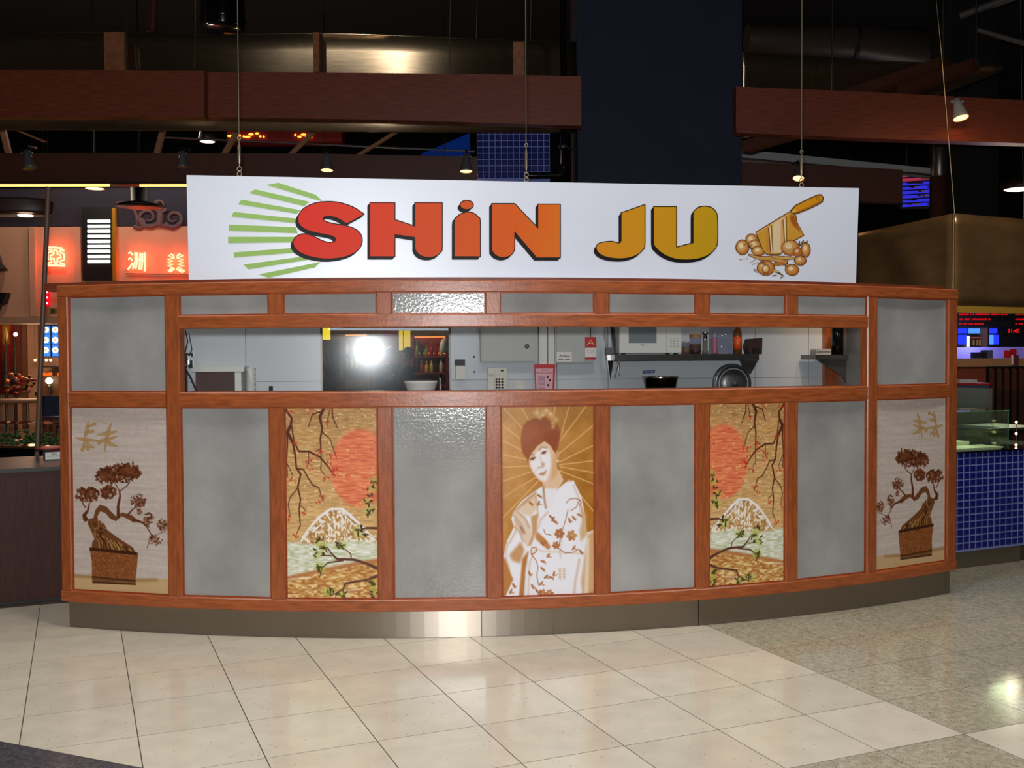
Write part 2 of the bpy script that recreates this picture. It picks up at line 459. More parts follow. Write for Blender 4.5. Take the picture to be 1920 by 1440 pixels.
# ------------------------------------------------------------------ picture painter (prints on the panels and the sign)
class Canvas:
    def __init__(s, W, H, base):
        s.W, s.H = W, H; s.a = np.zeros((H, W, 3), np.float32); s.a[:] = base
        s.al = np.zeros((H, W), np.float32)
        s.X, s.Y = np.meshgrid(np.arange(W) + 0.5, np.arange(H) + 0.5)
        s.map = lambda x, y: (x, y); s.k = 1.0
    def P(s, pts): return np.array([s.map(x, y) for x, y in pts], float)
    def put(s, mask, color, alpha=1.0):
        mk = (mask * alpha)[..., None]
        c = np.array(color, np.float32)
        s.a = s.a * (1 - mk) + c * mk
        s.al = np.maximum(s.al, mask * alpha)
    def blur(s, mk, r):
        r = int(max(1, round(r)))
        for _ in range(2):
            for ax in (0, 1):
                p = np.pad(mk, [(r, r) if k == ax else (0, 0) for k in (0, 1)], mode='edge')
                c = np.cumsum(p, axis=ax)
                z = np.zeros_like(np.take(c, [0], axis=ax)); c = np.concatenate([z, c], axis=ax)
                n = mk.shape[ax]
                mk = (np.take(c, np.arange(2 * r + 1, 2 * r + 1 + n), axis=ax) - np.take(c, np.arange(0, n), axis=ax)) / (2 * r + 1)
        return mk
    def polymask(s, pts):
        q = s.P(pts); mk = np.zeros((s.H, s.W), np.float32)
        for dx in (-0.25, 0.25):
            for dy in (-0.25, 0.25):
                x = s.X + dx; y = s.Y + dy; ins = np.zeros((s.H, s.W), bool)
                for i in range(len(q)):
                    x0, y0 = q[i]; x1, y1 = q[(i + 1) % len(q)]
                    if y0 == y1: continue
                    ins ^= ((y0 > y) != (y1 > y)) & (x < (x1 - x0) * (y - y0) / (y1 - y0) + x0)
                mk += ins * 0.25
        return mk
    def poly(s, pts, color, alpha=1.0, soft=0):
        mk = s.polymask(pts)
        if soft: mk = s.blur(mk, soft * s.k)
        s.put(mk, color, alpha); return mk
    def strokemask(s, pts, w):
        q = s.P(pts); ws = np.array(w if isinstance(w, (list, tuple)) else [w] * len(q), float) * s.k
        mk = np.zeros((s.H, s.W), np.float32)
        for i in range(len(q) - 1):
            (x0, y0), (x1, y1) = q[i], q[i + 1]; dx, dy = x1 - x0, y1 - y0; L = dx * dx + dy * dy + 1e-9
            m_ = max(ws) + 2
            xa, xb = int(max(0, min(x0, x1) - m_)), int(min(s.W, max(x0, x1) + m_ + 1))
            ya, yb = int(max(0, min(y0, y1) - m_)), int(min(s.H, max(y0, y1) + m_ + 1))
            if xa >= xb or ya >= yb: continue
            X = s.X[ya:yb, xa:xb]; Y = s.Y[ya:yb, xa:xb]
            t = np.clip(((X - x0) * dx + (Y - y0) * dy) / L, 0, 1)
            d = np.hypot(X - x0 - t * dx, Y - y0 - t * dy); wd = ws[i] + (ws[i + 1] - ws[i]) * t
            mk[ya:yb, xa:xb] = np.maximum(mk[ya:yb, xa:xb], np.clip(wd / 2 - d + 0.5, 0, 1))
        return mk
    def stroke(s, pts, w, color, alpha=1.0, soft=0):
        mk = s.strokemask(pts, w)
        if soft: mk = s.blur(mk, soft * s.k)
        s.put(mk, color, alpha)
    def ell(s, x, y, rx, ry, color, alpha=1.0, ang=0.0, soft=0):
        n = 20; ca, sa = math.cos(ang), math.sin(ang)
        s.poly([(x + rx * math.cos(t) * ca - ry * math.sin(t) * sa, y + rx * math.cos(t) * sa + ry * math.sin(t) * ca) for t in [2 * math.pi * k / n for k in range(n)]], color, alpha, soft)
    def fnoise(s, sx, sy, seed=0):
        r = np.random.default_rng(seed); gw, gh = max(2, int(s.W / sx) + 2), max(2, int(s.H / sy) + 2)
        g = r.random((gh, gw)); yy = np.linspace(0, gh - 1.001, s.H); xx = np.linspace(0, gw - 1.001, s.W)
        y0 = yy.astype(int); x0 = xx.astype(int); fy = (yy - y0)[:, None]; fx = (xx - x0)[None]
        fy = fy * fy * (3 - 2 * fy); fx = fx * fx * (3 - 2 * fx)
        return (g[np.ix_(y0, x0)] * (1 - fy) * (1 - fx) + g[np.ix_(y0 + 1, x0)] * fy * (1 - fx) + g[np.ix_(y0, x0 + 1)] * (1 - fy) * fx + g[np.ix_(y0 + 1, x0 + 1)] * fy * fx).astype(np.float32)

def corner_map(TL, TR, BL, BR, W, H):
    def f(x, y):
        v = (y - TL[1]) / (BL[1] - TL[1]); u = 0.5
        for _ in range(3):
            xl = TL[0] + (BL[0] - TL[0]) * v; xr = TR[0] + (BR[0] - TR[0]) * v; u = (x - xl) / (xr - xl)
            yt = TL[1] + (TR[1] - TL[1]) * u; yb = BL[1] + (BR[1] - BL[1]) * u; v = (y - yt) / (yb - yt)
        return u * W, v * H
    return f
def to_lin(a):
    a = np.clip(a, 0, 255) / 255.0
    return np.where(a <= 0.04045, a / 12.92, ((a + 0.055) / 1.055) ** 2.4)

PW, PH = 168, 330
def paint_bonsai():
    c = Canvas(PW, PH, (200, 184, 174)); c.map = corner_map((42, 88), (690, 88), (80, 1330), (722, 1355), PW, PH); c.k = PW / 648
    n = c.fnoise(60, 3, 1) * 0.6 + c.fnoise(4, 4, 2) * 0.4
    c.a += (n[..., None] - 0.5) * np.array([26, 26, 26])
    for y in (170, 250, 330, 420, 520, 620, 730, 850):
        c.stroke([(40, y), (720, y + 6)], 5, (200, 165, 135), 0.28, 3)
    c.poly([(60, 1232), (730, 1252), (730, 1400), (60, 1400)], (202, 168, 122))
    c.stroke([(70, 1236), (240, 1245)], 14, (120, 78, 40), 0.7, 6); c.stroke([(490, 1262), (640, 1256)], 16, (120, 78, 40), 0.6, 6)
    g = (188, 140, 76)
    for st in ([(160, 185), (150, 250), (135, 305)], [(150, 225), (205, 200)], [(140, 262), (190, 250)], [(75, 295), (140, 310), (225, 312)], [(140, 310), (120, 380)], [(150, 315), (165, 350), (205, 362)], [(125, 345), (160, 372)],
               [(318, 195), (295, 260), (275, 385)], [(225, 275), (300, 265), (355, 250)], [(220, 318), (290, 308), (355, 285)], [(288, 300), (310, 335), (362, 352)], [(275, 305), (235, 330)]):
        c.stroke(st, ([9, 30, 10] if len(st) == 3 else [10, 26]), (158, 118, 70), 0.65); c.stroke(st, ([3, 22, 4] if len(st) == 3 else [4, 19]), (188, 150, 98), 0.85)
    c.stroke([(200, 170), (290, 200)], 5, g, 0.5, 2); c.stroke([(170, 405), (290, 395)], 6, g, 0.45, 2)
    br = (98, 50, 26); dk = (74, 36, 18)
    # trunk
    c.poly([(168, 850), (205, 840), (215, 790), (245, 750), (290, 760), (330, 800), (360, 830), (400, 800), (470, 820), (500, 850), (480, 870), (440, 845), (395, 825), (360, 862), (320, 845), (285, 805), (250, 795), (232, 830), (240, 870), (280, 880), (300, 920), (340, 950), (400, 990), (480, 1040), (495, 1085), (190, 1078), (200, 1000), (215, 985), (190, 930), (165, 880)], (116, 70, 38))
    for k in range(26):
        x = 215 + k * 9.5; y = 960 + max(0, (k - 5)) * 4.2
        c.stroke([(x, y + random.uniform(-10, 10)), (x + 30, y + 40), (x + 52 + random.uniform(-20, 20), 1078)], random.uniform(4, 9), random.choice([(200, 160, 96), (70, 34, 16), (176, 130, 70), (60, 30, 15)]), 0.9)
    for k in range(30):
        c.ell(230 + random.uniform(-25, 50), 880 + random.uniform(-25, 90), 12, 6, random.choice([(80, 40, 20), (165, 115, 62)]), 0.7, random.uniform(0, 3))
    for st, w in (([(150, 850), (140, 825), (165, 790), (175, 740)], [34, 26, 14, 8]), ([(150, 770), (130, 745), (125, 700)], 8), ([(375, 830), (372, 760), (385, 690), (380, 650)], [24, 18, 14, 9]), ([(385, 655), (430, 620), (450, 590)], 7), ([(382, 660), (350, 600)], 6),
                  ([(480, 850), (540, 868), (570, 900), (605, 960), (640, 975)], [22, 12, 8, 6, 4]), ([(560, 890), (600, 860)], 6), ([(600, 950), (580, 1010), (572, 1040)], 5), ([(610, 960), (690, 925)], 4), ([(440, 815), (470, 780), (520, 745)], [14, 9, 5])):
        c.stroke(st, w, br)
    def leaves(x, y, rx, ry, n, s=14):
        for _ in range(n // 9):
            a = random.uniform(0, 6.28); r = math.sqrt(random.random()) * 0.7; c.ell(x + rx * r * math.cos(a), y + ry * r * math.sin(a), 20, 15, (120, 66, 40), 0.5, 0, 3)
        for _ in range(n):
            a = random.uniform(0, 6.28); r = math.sqrt(random.random())
            c.ell(x + rx * r * math.cos(a), y + ry * r * math.sin(a), random.uniform(s * 0.5, s), random.uniform(s * 0.3, s * 0.6), random.choice([br, dk, (128, 70, 42), (110, 60, 34)]), 0.92, random.uniform(0, 3.1))
    leaves(375, 535, 150, 62, 240); leaves(300, 560, 90, 50, 70); leaves(430, 510, 90, 50, 80); leaves(305, 665, 55, 45, 80); leaves(160, 680, 85, 50, 120); leaves(510, 720, 55, 45, 70, 9)
    leaves(515, 790, 16, 22, 16, 8); leaves(578, 850, 32, 50, 44, 9); leaves(672, 885, 36, 45, 40, 9); leaves(625, 985, 46, 36, 30, 9)
    # pot
    c.poly([(178, 1045), (510, 1072), (512, 1090), (498, 1265), (200, 1250), (196, 1130)], (140, 82, 42))
    n2 = c.fnoise(2, 2, 5); mk = c.polymask([(178, 1045), (510, 1072), (498, 1265), (200, 1250)])
    c.a += mk[..., None] * (n2[..., None] - 0.5) * 40
    c.poly([(180, 1042), (505, 1068), (505, 1092), (180, 1062)], (66, 34, 18))
    c.poly([(200, 1238), (498, 1262), (498, 1292), (204, 1284)], (96, 56, 28))
    c.stroke([(204, 1262), (495, 1280)], 6, (150, 104, 58)); c.stroke([(204, 1284), (498, 1292)], 6, (58, 30, 14)); c.stroke([(200, 1240), (498, 1264)], 5, (58, 30, 14))
    return c
def paint_mountain():
    c = Canvas(PW, PH, (190, 140, 76)); c.map = corner_map((75, 50), (718, 50), (100, 1345), (722, 1350), PW, PH); c.k = PW / 640
    v = np.linspace(0, 1, PH)[:, None, None]
    c.a = (1 - v) * np.array([196, 148, 92]) + v * np.array([222, 182, 122]) + np.zeros((PH, PW, 3))
    n = c.fnoise(12, 1.6, 3)[..., None]; c.a += (n - 0.5) * np.array([50, 44, 34])
    n2 = c.fnoise(7, 2, 4); hl = np.clip((n2 - 0.78) * 7, 0, 1) * (np.linspace(0, 1, PH)[:, None] < 0.6)
    c.put(hl, (244, 222, 170), 0.7)
    sun = np.zeros((PH, PW), np.float32)
    mk = c.polymask([(600 + 205 * math.cos(t), 460 + 268 * math.sin(t)) for t in np.linspace(0, 6.28, 30)])
    mk = c.blur(mk, 1.5); c.put(mk, (230, 118, 80), 0.9)
    c.a += mk[..., None] * (n - 0.5) * np.array([30, 50, 30])
    hl2 = np.clip((c.fnoise(8, 2.2, 8) - 0.74) * 6, 0, 1) * mk; c.put(hl2, (246, 190, 120), 0.7)
    # mountain
    mt = [(395, 735), (480, 735), (560, 800), (640, 870), (740, 950), (740, 1000), (100, 1000), (170, 960), (270, 850), (330, 785)]
    mk = c.blur(c.polymask(mt), 1); c.put(mk, (200, 158, 98), 0.9)
    fl = c.fnoise(2.4, 3.6, 12); c.put(np.clip((fl - 0.55) * 8, 0, 1) * mk, (250, 246, 240), 0.85)
    c.put(np.clip((0.34 - fl) * 8, 0, 1) * mk, (160, 100, 52), 0.6)
    for st, w in (([(390, 742), (320, 790), (265, 850), (200, 930)], [16, 20, 16, 10]), ([(400, 738), (480, 738)], 16), ([(480, 740), (530, 780), (590, 835), (700, 940)], [16, 20, 14, 8]), ([(455, 760), (490, 830)], 12), ([(500, 790), (560, 850)], 9), ([(350, 820), (280, 890)], 9), ([(240, 900), (190, 960)], 10), ([(620, 900), (700, 950)], 12)):
        c.stroke(st, w, (244, 238, 240), 0.95)
    c.stroke([(500, 775), (580, 845)], 5, (120, 70, 50), 0.8)
    # water
    mk = c.blur(c.polymask([(80, 960), (300, 985), (500, 950), (740, 970), (740, 1090), (420, 1140), (80, 1210)]), 2); c.put(mk, (222, 224, 206), 0.92)
    w1 = c.fnoise(9, 2, 21); c.put(np.clip((w1 - 0.62) * 6, 0, 1) * mk, (176, 190, 140), 0.7); c.put(np.clip((0.36 - w1) * 6, 0, 1) * mk, (246, 248, 246), 0.8)
    mk = c.polymask([(80, 1208), (300, 1160), (500, 1120), (740, 1080), (740, 1400), (80, 1400)]); c.put(mk, (206, 156, 88))
    w2 = c.fnoise(6, 2.4, 31); c.put(np.clip((w2 - 0.6) * 7, 0, 1) * mk, (240, 210, 150), 0.9); c.put(np.clip((0.4 - w2) * 7, 0, 1) * mk, (172, 104, 52), 0.8)
    c.stroke([(90, 1212), (300, 1166), (500, 1126), (730, 1088)], 26, (184, 118, 70), 0.85, 2)
    c.stroke([(100, 1222), (250, 1205)], 10, (250, 240, 220), 0.7, 1); c.stroke([(480, 1300), (600, 1285)], 10, (250, 240, 220), 0.7, 1)
    bk = (92, 44, 28)
    for st, w in (([(70, 55), (120, 120), (112, 170), (88, 215)], [16, 14, 18, 26]), ([(88, 215), (90, 300), (85, 400), (92, 520)], [16, 10, 8, 6]), ([(95, 225), (130, 290), (145, 370), (155, 460), (185, 500), (165, 590), (185, 670), (175, 740), (185, 850), (150, 930)], [24, 16, 14, 13, 13, 12, 11, 10, 8, 4]),
                  ([(120, 175), (135, 270), (170, 345), (240, 345), (320, 385), (370, 440), (425, 515)], [9, 10, 12, 14, 13, 11, 4]), ([(345, 55), (318, 110), (335, 190), (322, 260), (325, 320), (330, 400)], [20, 20, 14, 12, 10, 6]), ([(320, 75), (265, 95), (235, 185)], [10, 9, 5]), ([(405, 50), (408, 110), (445, 190)], [11, 9, 5]), ([(390, 60), (370, 150)], 6),
                  ([(338, 215), (390, 260), (415, 330), (438, 395)], [8, 7, 6, 3]), ([(325, 325), (290, 345)], 7), ([(160, 462), (205, 470), (240, 530), (270, 575), (310, 590), (345, 685)], [11, 10, 9, 9, 8, 5]), ([(160, 600), (110, 660), (98, 710), (118, 800)], [8, 7, 6, 3]), ([(190, 715), (220, 745)], 5), ([(240, 345), (240, 430)], 6), ([(330, 410), (325, 470), (365, 520)], [7, 6, 3]), ([(90, 430), (130, 510)], 6)):
        c.stroke(st, w, bk)
    for x, y in ((105, 80), (155, 290), (250, 70), (240, 410), (245, 455), (370, 155), (390, 370), (420, 470), (365, 530), (130, 540), (335, 340), (405, 490), (310, 690), (325, 650), (215, 760), (118, 800), (155, 920), (385, 415), (285, 380)):
        for _ in range(6): c.ell(x + random.uniform(-22, 22), y + random.uniform(-16, 20), 4.5, 8, (200, 52, 34), 0.85, random.uniform(-0.6, 0.6))
    for x, y in ((700, 540), (690, 600), (650, 690), (665, 750), (580, 880), (600, 910), (320, 980), (350, 1000), (310, 1050), (450, 990), (480, 985), (315, 1130), (330, 1150), (690, 1250), (700, 1300), (370, 1310), (400, 1300), (470, 1320)):
        c.ell(x, y, 34, 28, (178, 196, 84), 0.55, 0, 4)
    for st, w in (([(730, 1150), (640, 1110), (560, 1085), (440, 1080), (400, 1040), (375, 1005), (320, 990)], [26, 16, 18, 14, 10, 8, 5]), ([(480, 1090), (380, 1105), (335, 1140), (320, 1210)], [12, 10, 8, 4]), ([(540, 1080), (535, 1045), (470, 995)], [8, 8, 5]), ([(400, 1056), (330, 1056)], 8), ([(735, 1190), (640, 1225), (500, 1245), (480, 1290), (400, 1330)], [22, 14, 13, 10, 5]), ([(480, 1290), (495, 1345)], 7), ([(730, 870), (650, 868), (580, 885)], [20, 14, 6])):
        c.stroke(st, w, (96, 56, 44))
    for x, y, n in ((700, 570, 6), (680, 625, 4), (655, 700, 5), (670, 760, 7), (590, 850, 3), (590, 900, 6), (620, 930, 3), (320, 960, 5), (300, 1040, 4), (345, 1030, 4), (460, 985, 6), (440, 1000, 4), (310, 1140, 6), (345, 985, 3), (690, 1245, 6), (700, 1320, 5), (390, 1300, 6), (440, 1330, 4), (500, 1330, 3)):
        for _ in range(n):
            a = random.uniform(0, 3.14); x1 = x + random.uniform(-26, 26); y1 = y + random.uniform(-26, 26)
            c.ell(x1, y1, 15, 6, random.choice([(72, 58, 30), (88, 70, 34), (66, 44, 30)]), 0.95, a)
    return c
def paint_lady():
    c = Canvas(PW, PH, (184, 124, 44)); c.map = corner_map((102, 80), (742, 80), (105, 1375), (740, 1365), PW, PH); c.k = PW / 640
    u = np.linspace(0, 1, PW)[None, :, None]; v = np.linspace(0, 1, PH)[:, None, None]
    c.a = (1 - u) * np.array([202, 146, 84]) + u * np.array([176, 116, 34]) + np.zeros((PH, PW, 3)) - np.clip(v - 0.2, 0, 1) * np.array([10, 20, 44])
    c.a += (c.fnoise(18, 18, 2)[..., None] - 0.5) * 20 + (c.fnoise(2, 2, 3)[..., None] - 0.5) * 10
    ry = (228, 178, 118)
    for a, b in (((115, 90), (245, 230)), ((108, 205), (235, 305)), ((108, 310), (235, 375)), ((108, 405), (275, 440)), ((108, 490), (285, 485)), ((108, 585), (300, 525)), ((108, 695), (330, 565)), ((108, 835), (350, 590)), ((240, 90), (285, 170)), ((570, 85), (505, 300)), ((688, 85), (500, 325)), ((738, 215), (495, 405)), ((738, 350), (495, 462)), ((738, 455), (490, 480)), ((738, 535), (490, 490)), ((738, 612), (490, 515)), ((738, 800), (560, 580)), ((472, 85), (468, 125))):
        c.stroke([a, b], 8, ry, 0.85)
    for _ in range(60): c.ell(random.uniform(110, 260), random.uniform(590, 720), 12, 9, (205, 150, 86), 0.35, 0, 2)
    # kimono
    wh = (238, 236, 244)
    kim = [(400, 612), (312, 668), (240, 720), (182, 790), (165, 845), (182, 900), (132, 1000), (108, 1100), (140, 1200), (175, 1255), (120, 1380), (690, 1380), (745, 1330), (745, 930), (690, 945), (680, 820), (655, 700), (600, 588), (560, 590), (480, 650)]
    c.poly(kim, wh)
    c.poly([(120, 1110), (175, 1260), (110, 1385), (95, 1385), (95, 1120)], (186, 124, 60), 1, 2)
    c.poly([(240, 1120), (285, 1060), (262, 1200), (250, 1385), (215, 1385)], (184, 118, 56), 1, 2)
    c.poly([(150, 1090), (230, 1000), (255, 1060), (225, 1150), (170, 1130)], (196, 140, 84), 0.9, 6)
    c.poly([(700, 960), (745, 930), (745, 1380), (660, 1380), (650, 1280)], (206, 156, 98), 0.85, 8)
    c.poly([(690, 1000), (712, 980), (700, 1380), (670, 1380)], (240, 226, 210), 0.7, 5)
    c.poly([(240, 730), (340, 660), (350, 760), (300, 830), (220, 800)], (222, 190, 150), 0.75, 8)
    c.stroke([(180, 800), (290, 700), (335, 665)], 10, (170, 104, 50), 0.7, 3); c.stroke([(330, 680), (345, 760), (350, 840)], 12, (196, 150, 100), 0.6, 4)
    c.poly([(300, 830), (350, 810), (340, 930), (300, 1030), (270, 1030), (310, 930)], (196, 138, 80), 0.85, 5)
    c.poly([(630, 720), (690, 830), (695, 960), (650, 1010), (640, 940), (662, 850)], (206, 158, 102), 0.8, 6)
    c.poly([(340, 930), (400, 985), (440, 1040), (420, 1060), (370, 1020), (330, 980)], (190, 120, 60), 0.9, 3)
    for st, w, a in (([(190, 830), (230, 760), (320, 690)], 14, 0.4), ([(150, 1010), (190, 940), (200, 900)], 12, 0.5), ([(310, 1040), (380, 1070), (470, 1075), (640, 1090)], 10, 0.35), ([(600, 620), (650, 740), (668, 860)], 12, 0.4), ([(420, 800), (370, 850), (345, 920)], 14, 0.4), ([(520, 960), (500, 1060), (510, 1120)], 10, 0.35), ([(640, 1130), (610, 1280), (600, 1370)], 16, 0.45), ([(330, 1060), (290, 1150), (280, 1370)], 12, 0.4), ([(140, 1010), (120, 1090), (150, 1190)], 12, 0.5)):
        c.stroke(st, w, (196, 140, 84), a, 5)
    # neck and chest
    c.poly([(385, 590), (490, 500), (530, 585), (485, 650), (440, 770), (408, 775), (395, 690), (385, 640)], (226, 190, 156))
    c.poly([(395, 640), (470, 640), (500, 640), (440, 780), (405, 775)], (236, 232, 240), 0.95, 4)
    c.stroke([(388, 625), (392, 700), (405, 775)], 10, (140, 84, 40), 0.8, 1); c.stroke([(600, 590), (540, 600), (480, 650)], 6, (214, 170, 128), 0.8, 2)
    # hand
    c.poly([(175, 800), (215, 790), (260, 830), (300, 900), (310, 960), (275, 1035), (245, 1000), (225, 940), (185, 890)], (228, 204, 184), 1, 1)
    for st in ([(180, 815), (225, 870), (255, 930)], [(190, 850), (225, 905), (240, 950)], [(205, 795), (262, 845), (290, 905)], [(185, 890), (225, 945), (245, 1000)]): c.stroke(st, 6, (170, 110, 66), 0.75, 1)
    c.stroke([(230, 900), (255, 945)], 10, (120, 70, 36), 0.7, 1)
    # hair, flowers
    hair = [(248, 215), (275, 180), (330, 158), (405, 148), (445, 185), (465, 235), (482, 195), (512, 250), (498, 330), (478, 400), (455, 380), (430, 340), (395, 318), (350, 345), (312, 395), (285, 455), (265, 425), (240, 385), (232, 300)]
    c.poly(hair, (156, 80, 36), 1, 1)
    c.poly([(400, 260), (470, 240), (505, 270), (490, 350), (470, 395), (430, 335), (380, 300)], (140, 62, 14), 0.8, 8)
    c.poly([(250, 220), (330, 180), (360, 260), (280, 330), (240, 320)], (168, 90, 52), 0.6, 8)
    for x, y, r in ((335, 125, 20), (362, 150, 22), (392, 122, 22), (420, 118, 20), (448, 140, 24), (475, 170, 22), (458, 195, 16), (455, 222, 12), (350, 105, 14)): c.ell(x, y, r, r * 0.8, (216, 168, 112), 0.85, 0.4, 2)
    for x, y in ((350, 125), (385, 140), (440, 130), (410, 105)): c.ell(x, y, 12, 9, (244, 220, 180), 0.7, 0, 1)
    # face
    face = [(284, 455), (300, 405), (350, 348), (398, 318), (436, 345), (468, 395), (484, 445), (486, 505), (482, 555), (455, 592), (415, 606), (380, 596), (345, 572), (312, 525), (292, 482)]
    c.poly(face, (226, 188, 152))
    c.poly([(296, 455), (330, 400), (385, 350), (425, 372), (440, 420), (445, 480), (430, 540), (410, 592), (375, 585), (330, 540), (302, 490)], (240, 234, 240), 0.95, 6)
    c.poly([(455, 400), (484, 450), (484, 550), (450, 590), (442, 540), (452, 470)], (216, 164, 112), 0.8, 7)
    c.ell(486, 415, 14, 34, (214, 162, 112), 0.9, 0.1, 2); c.ell(490, 452, 8, 8, (238, 200, 160)); c.stroke([(490, 470), (493, 510)], 9, (140, 70, 28), 0.9, 1)
    c.stroke([(285, 440), (283, 470)], 8, (150, 80, 36), 0.7, 2)
    for x, y, a in ((316, 436, -0.35), (393, 396, -0.35)):
        c.ell(x, y, 22, 12, (205, 150, 104), 0.75, a, 2); c.ell(x, y, 18, 6.5, (172, 110, 66), 0.95, a); c.ell(x, y, 7, 7, (104, 54, 28)); c.ell(x + 12, y + 1, 4, 3, (236, 220, 210), 0.8); c.stroke([(x - 21, y + 4), (x - 4, y - 9), (x + 20, y - 11)], 4, (100, 50, 24), 0.9)
    c.stroke([(292, 415), (305, 406), (324, 407)], 6, (128, 76, 44), 0.85, 1); c.stroke([(360, 378), (374, 359), (392, 356), (412, 364)], 7, (128, 76, 44), 0.85, 1)
    c.stroke([(366, 420), (374, 452), (384, 476)], 7, (200, 170, 176), 0.7, 3); c.ell(386, 474, 14, 12, (196, 138, 90), 0.75, 0, 3); c.stroke([(348, 500), (362, 495), (392, 490)], 5, (150, 92, 56), 0.85, 1)
    c.stroke([(340, 505), (334, 525)], 4, (190, 150, 140), 0.6, 2)
    c.poly([(356, 540), (378, 530), (390, 530), (412, 513), (408, 534), (391, 553), (372, 550)], (206, 146, 98), 1, 1); c.stroke([(358, 540), (386, 539), (412, 516)], 3, (150, 92, 56), 0.9)
    # flowers and vines on the cloth
    vn = (166, 96, 46)
    for st in ([(300, 1060), (310, 1090), (340, 1070), (335, 1040), (305, 1045), (302, 1090), (335, 1130), (350, 1180), (340, 1230), (352, 1300)], [(560, 790), (545, 850), (520, 930), (490, 1050)], [(490, 1050), (540, 1085), (600, 1080), (635, 1060)], [(550, 740), (570, 715), (610, 710), (640, 720), (620, 770), (580, 795)], [(640, 760), (655, 735), (640, 720)], [(390, 920), (400, 950), (440, 960)]): c.stroke(st, 6, vn, 0.85)
    for x, y, a in ((440, 835, 0.8), (470, 870, 0.5), (455, 850, 2.2), (570, 860, 1.3), (600, 845, 0.9), (640, 825, 0.4), (360, 690, 0.5), (355, 740, 2.0), (300, 740, 0.8), (385, 1140, 0.3), (420, 1100, 2.2), (380, 1190, 0.8), (405, 1245, 2.4), (370, 1290, 2.4), (440, 1250, 0.3), (460, 1225, 1.8), (290, 1220, 1.2), (160, 1340, 2.0), (180, 1300, 1.1), (310, 1310, 1.2), (340, 1340, 1.0), (650, 1080, 1.1), (600, 1050, 2.2)):
        c.ell(x, y, 20, 8, vn, 0.85, a); c.ell(x + 14, y + 10, 12, 5, (196, 130, 74), 0.8, a + 0.9)
    for x, y, r in ((500, 950, 34), (585, 965, 36), (475, 1030, 26), (390, 1010, 22), (380, 1360, 30), (430, 1358, 26)):
        for k in range(6): c.ell(x + r * 0.6 * math.cos(k), y + r * 0.6 * math.sin(k), r * 0.5, r * 0.36, random.choice([(170, 96, 42), (190, 124, 64)]), 0.85, k)
    for x in (500, 530):
        for y in (1195, 1215, 1235, 1255): c.stroke([(x - 12, y - 8), (x + 10, y - 4), (x - 6, y + 6), (x + 12, y + 10)], 3.5, (206, 160, 110), 0.9)
    return c
def print_grid(cv, TL, TR, BL, off, name, parent, flip=False, cut=None):
    """print laid on a flat panel: one vertex per dot of the print"""
    W, H = cv.W, cv.H; col = to_lin(cv.a); al = cv.al
    if flip: col = col[:, ::-1]; al = al[:, ::-1]
    u = np.linspace(0, 1, W); v = np.linspace(0, 1, H)
    TL = np.array(TL + off); TR = np.array(TR + off); BL = np.array(BL + off); o0 = np.array(origin(parent))
    P = TL + u[None, :, None] * (TR - TL) + v[:, None, None] * (BL - TL) - o0
    idx = np.arange(W * H).reshape(H, W)
    q = np.stack([idx[:-1, :-1], idx[1:, :-1], idx[1:, 1:], idx[:-1, 1:]], -1).reshape(-1, 4)
    if cut is not None:
        keep = (al[:-1, :-1] > cut) | (al[1:, 1:] > cut); q = q[keep.reshape(-1)]
    me = bpy.data.meshes.new(name); n = len(q)
    me.vertices.add(W * H); me.vertices.foreach_set('co', P.astype(np.float32).ravel())
    me.loops.add(n * 4); me.polygons.add(n)
    me.polygons.foreach_set('loop_start', np.arange(0, n * 4, 4, dtype=np.int32)); me.loops.foreach_set('vertex_index', q.astype(np.int32).ravel())
    me.update(calc_edges=True)
    ca = me.color_attributes.new('Col', 'FLOAT_COLOR', 'POINT'); fl_ = np.ones((W * H, 4), np.float32); fl_[:, :3] = col.reshape(-1, 3)
    ca.data.foreach_set('color', fl_.ravel()); me.materials.append(PRINT)
    o = bpy.data.objects.new(name, me); COL.objects.link(o); o.parent = parent
    return o

# ------------------------------------------------------------------ the kiosk front
Z_FB, Z_LB, Z_LT, Z_SILL, Z_WT, Z_UB, Z_UT, Z_TOP = 0.1586, 0.2287, 1.3364, 1.4237, 1.7933, 1.8691, 1.9917, 2.0600
A0, A1 = -16.86, 32.45
POSTS = [-10.53, -5.33, -0.15, 5.0, 10.26, 15.46, 20.52, 25.75]
HWD = 0.365
KIOSK = thing('food_kiosk', 'curved food kiosk front with orange wooden frame, grey frosted panels and printed pictures', 'kiosk', arc(5, AR, 0))
def sweep(prof, a0, a1, n):
    mb = MB(); k = len(prof); vs = []
    for i in range(n + 1):
        a = a0 + (a1 - a0) * i / n
        vs += [arc(a, r, z) for r, z in prof]
    fs = [(i * k + j, i * k + (j + 1) % k, (i + 1) * k + (j + 1) % k, (i + 1) * k + j) for i in range(n) for j in range(k)]
    fs += [tuple(range(k))[::-1], tuple(n * k + j for j in range(k))]
    return mb.add(vs, fs)
def rail(name, a0, a1, z0, z1, r0=AR - 0.07, r1=AR, m_='frame_wood', ch=0.006):
    pr = [(r0, z0), (r1 - ch, z0), (r1, z0 + ch), (r1, z1 - ch), (r1 - ch, z1), (r0, z1)]
    return sweep(pr, a0, a1, max(2, int((a1 - a0) * 1.2))).build(name, m_, KIOSK)
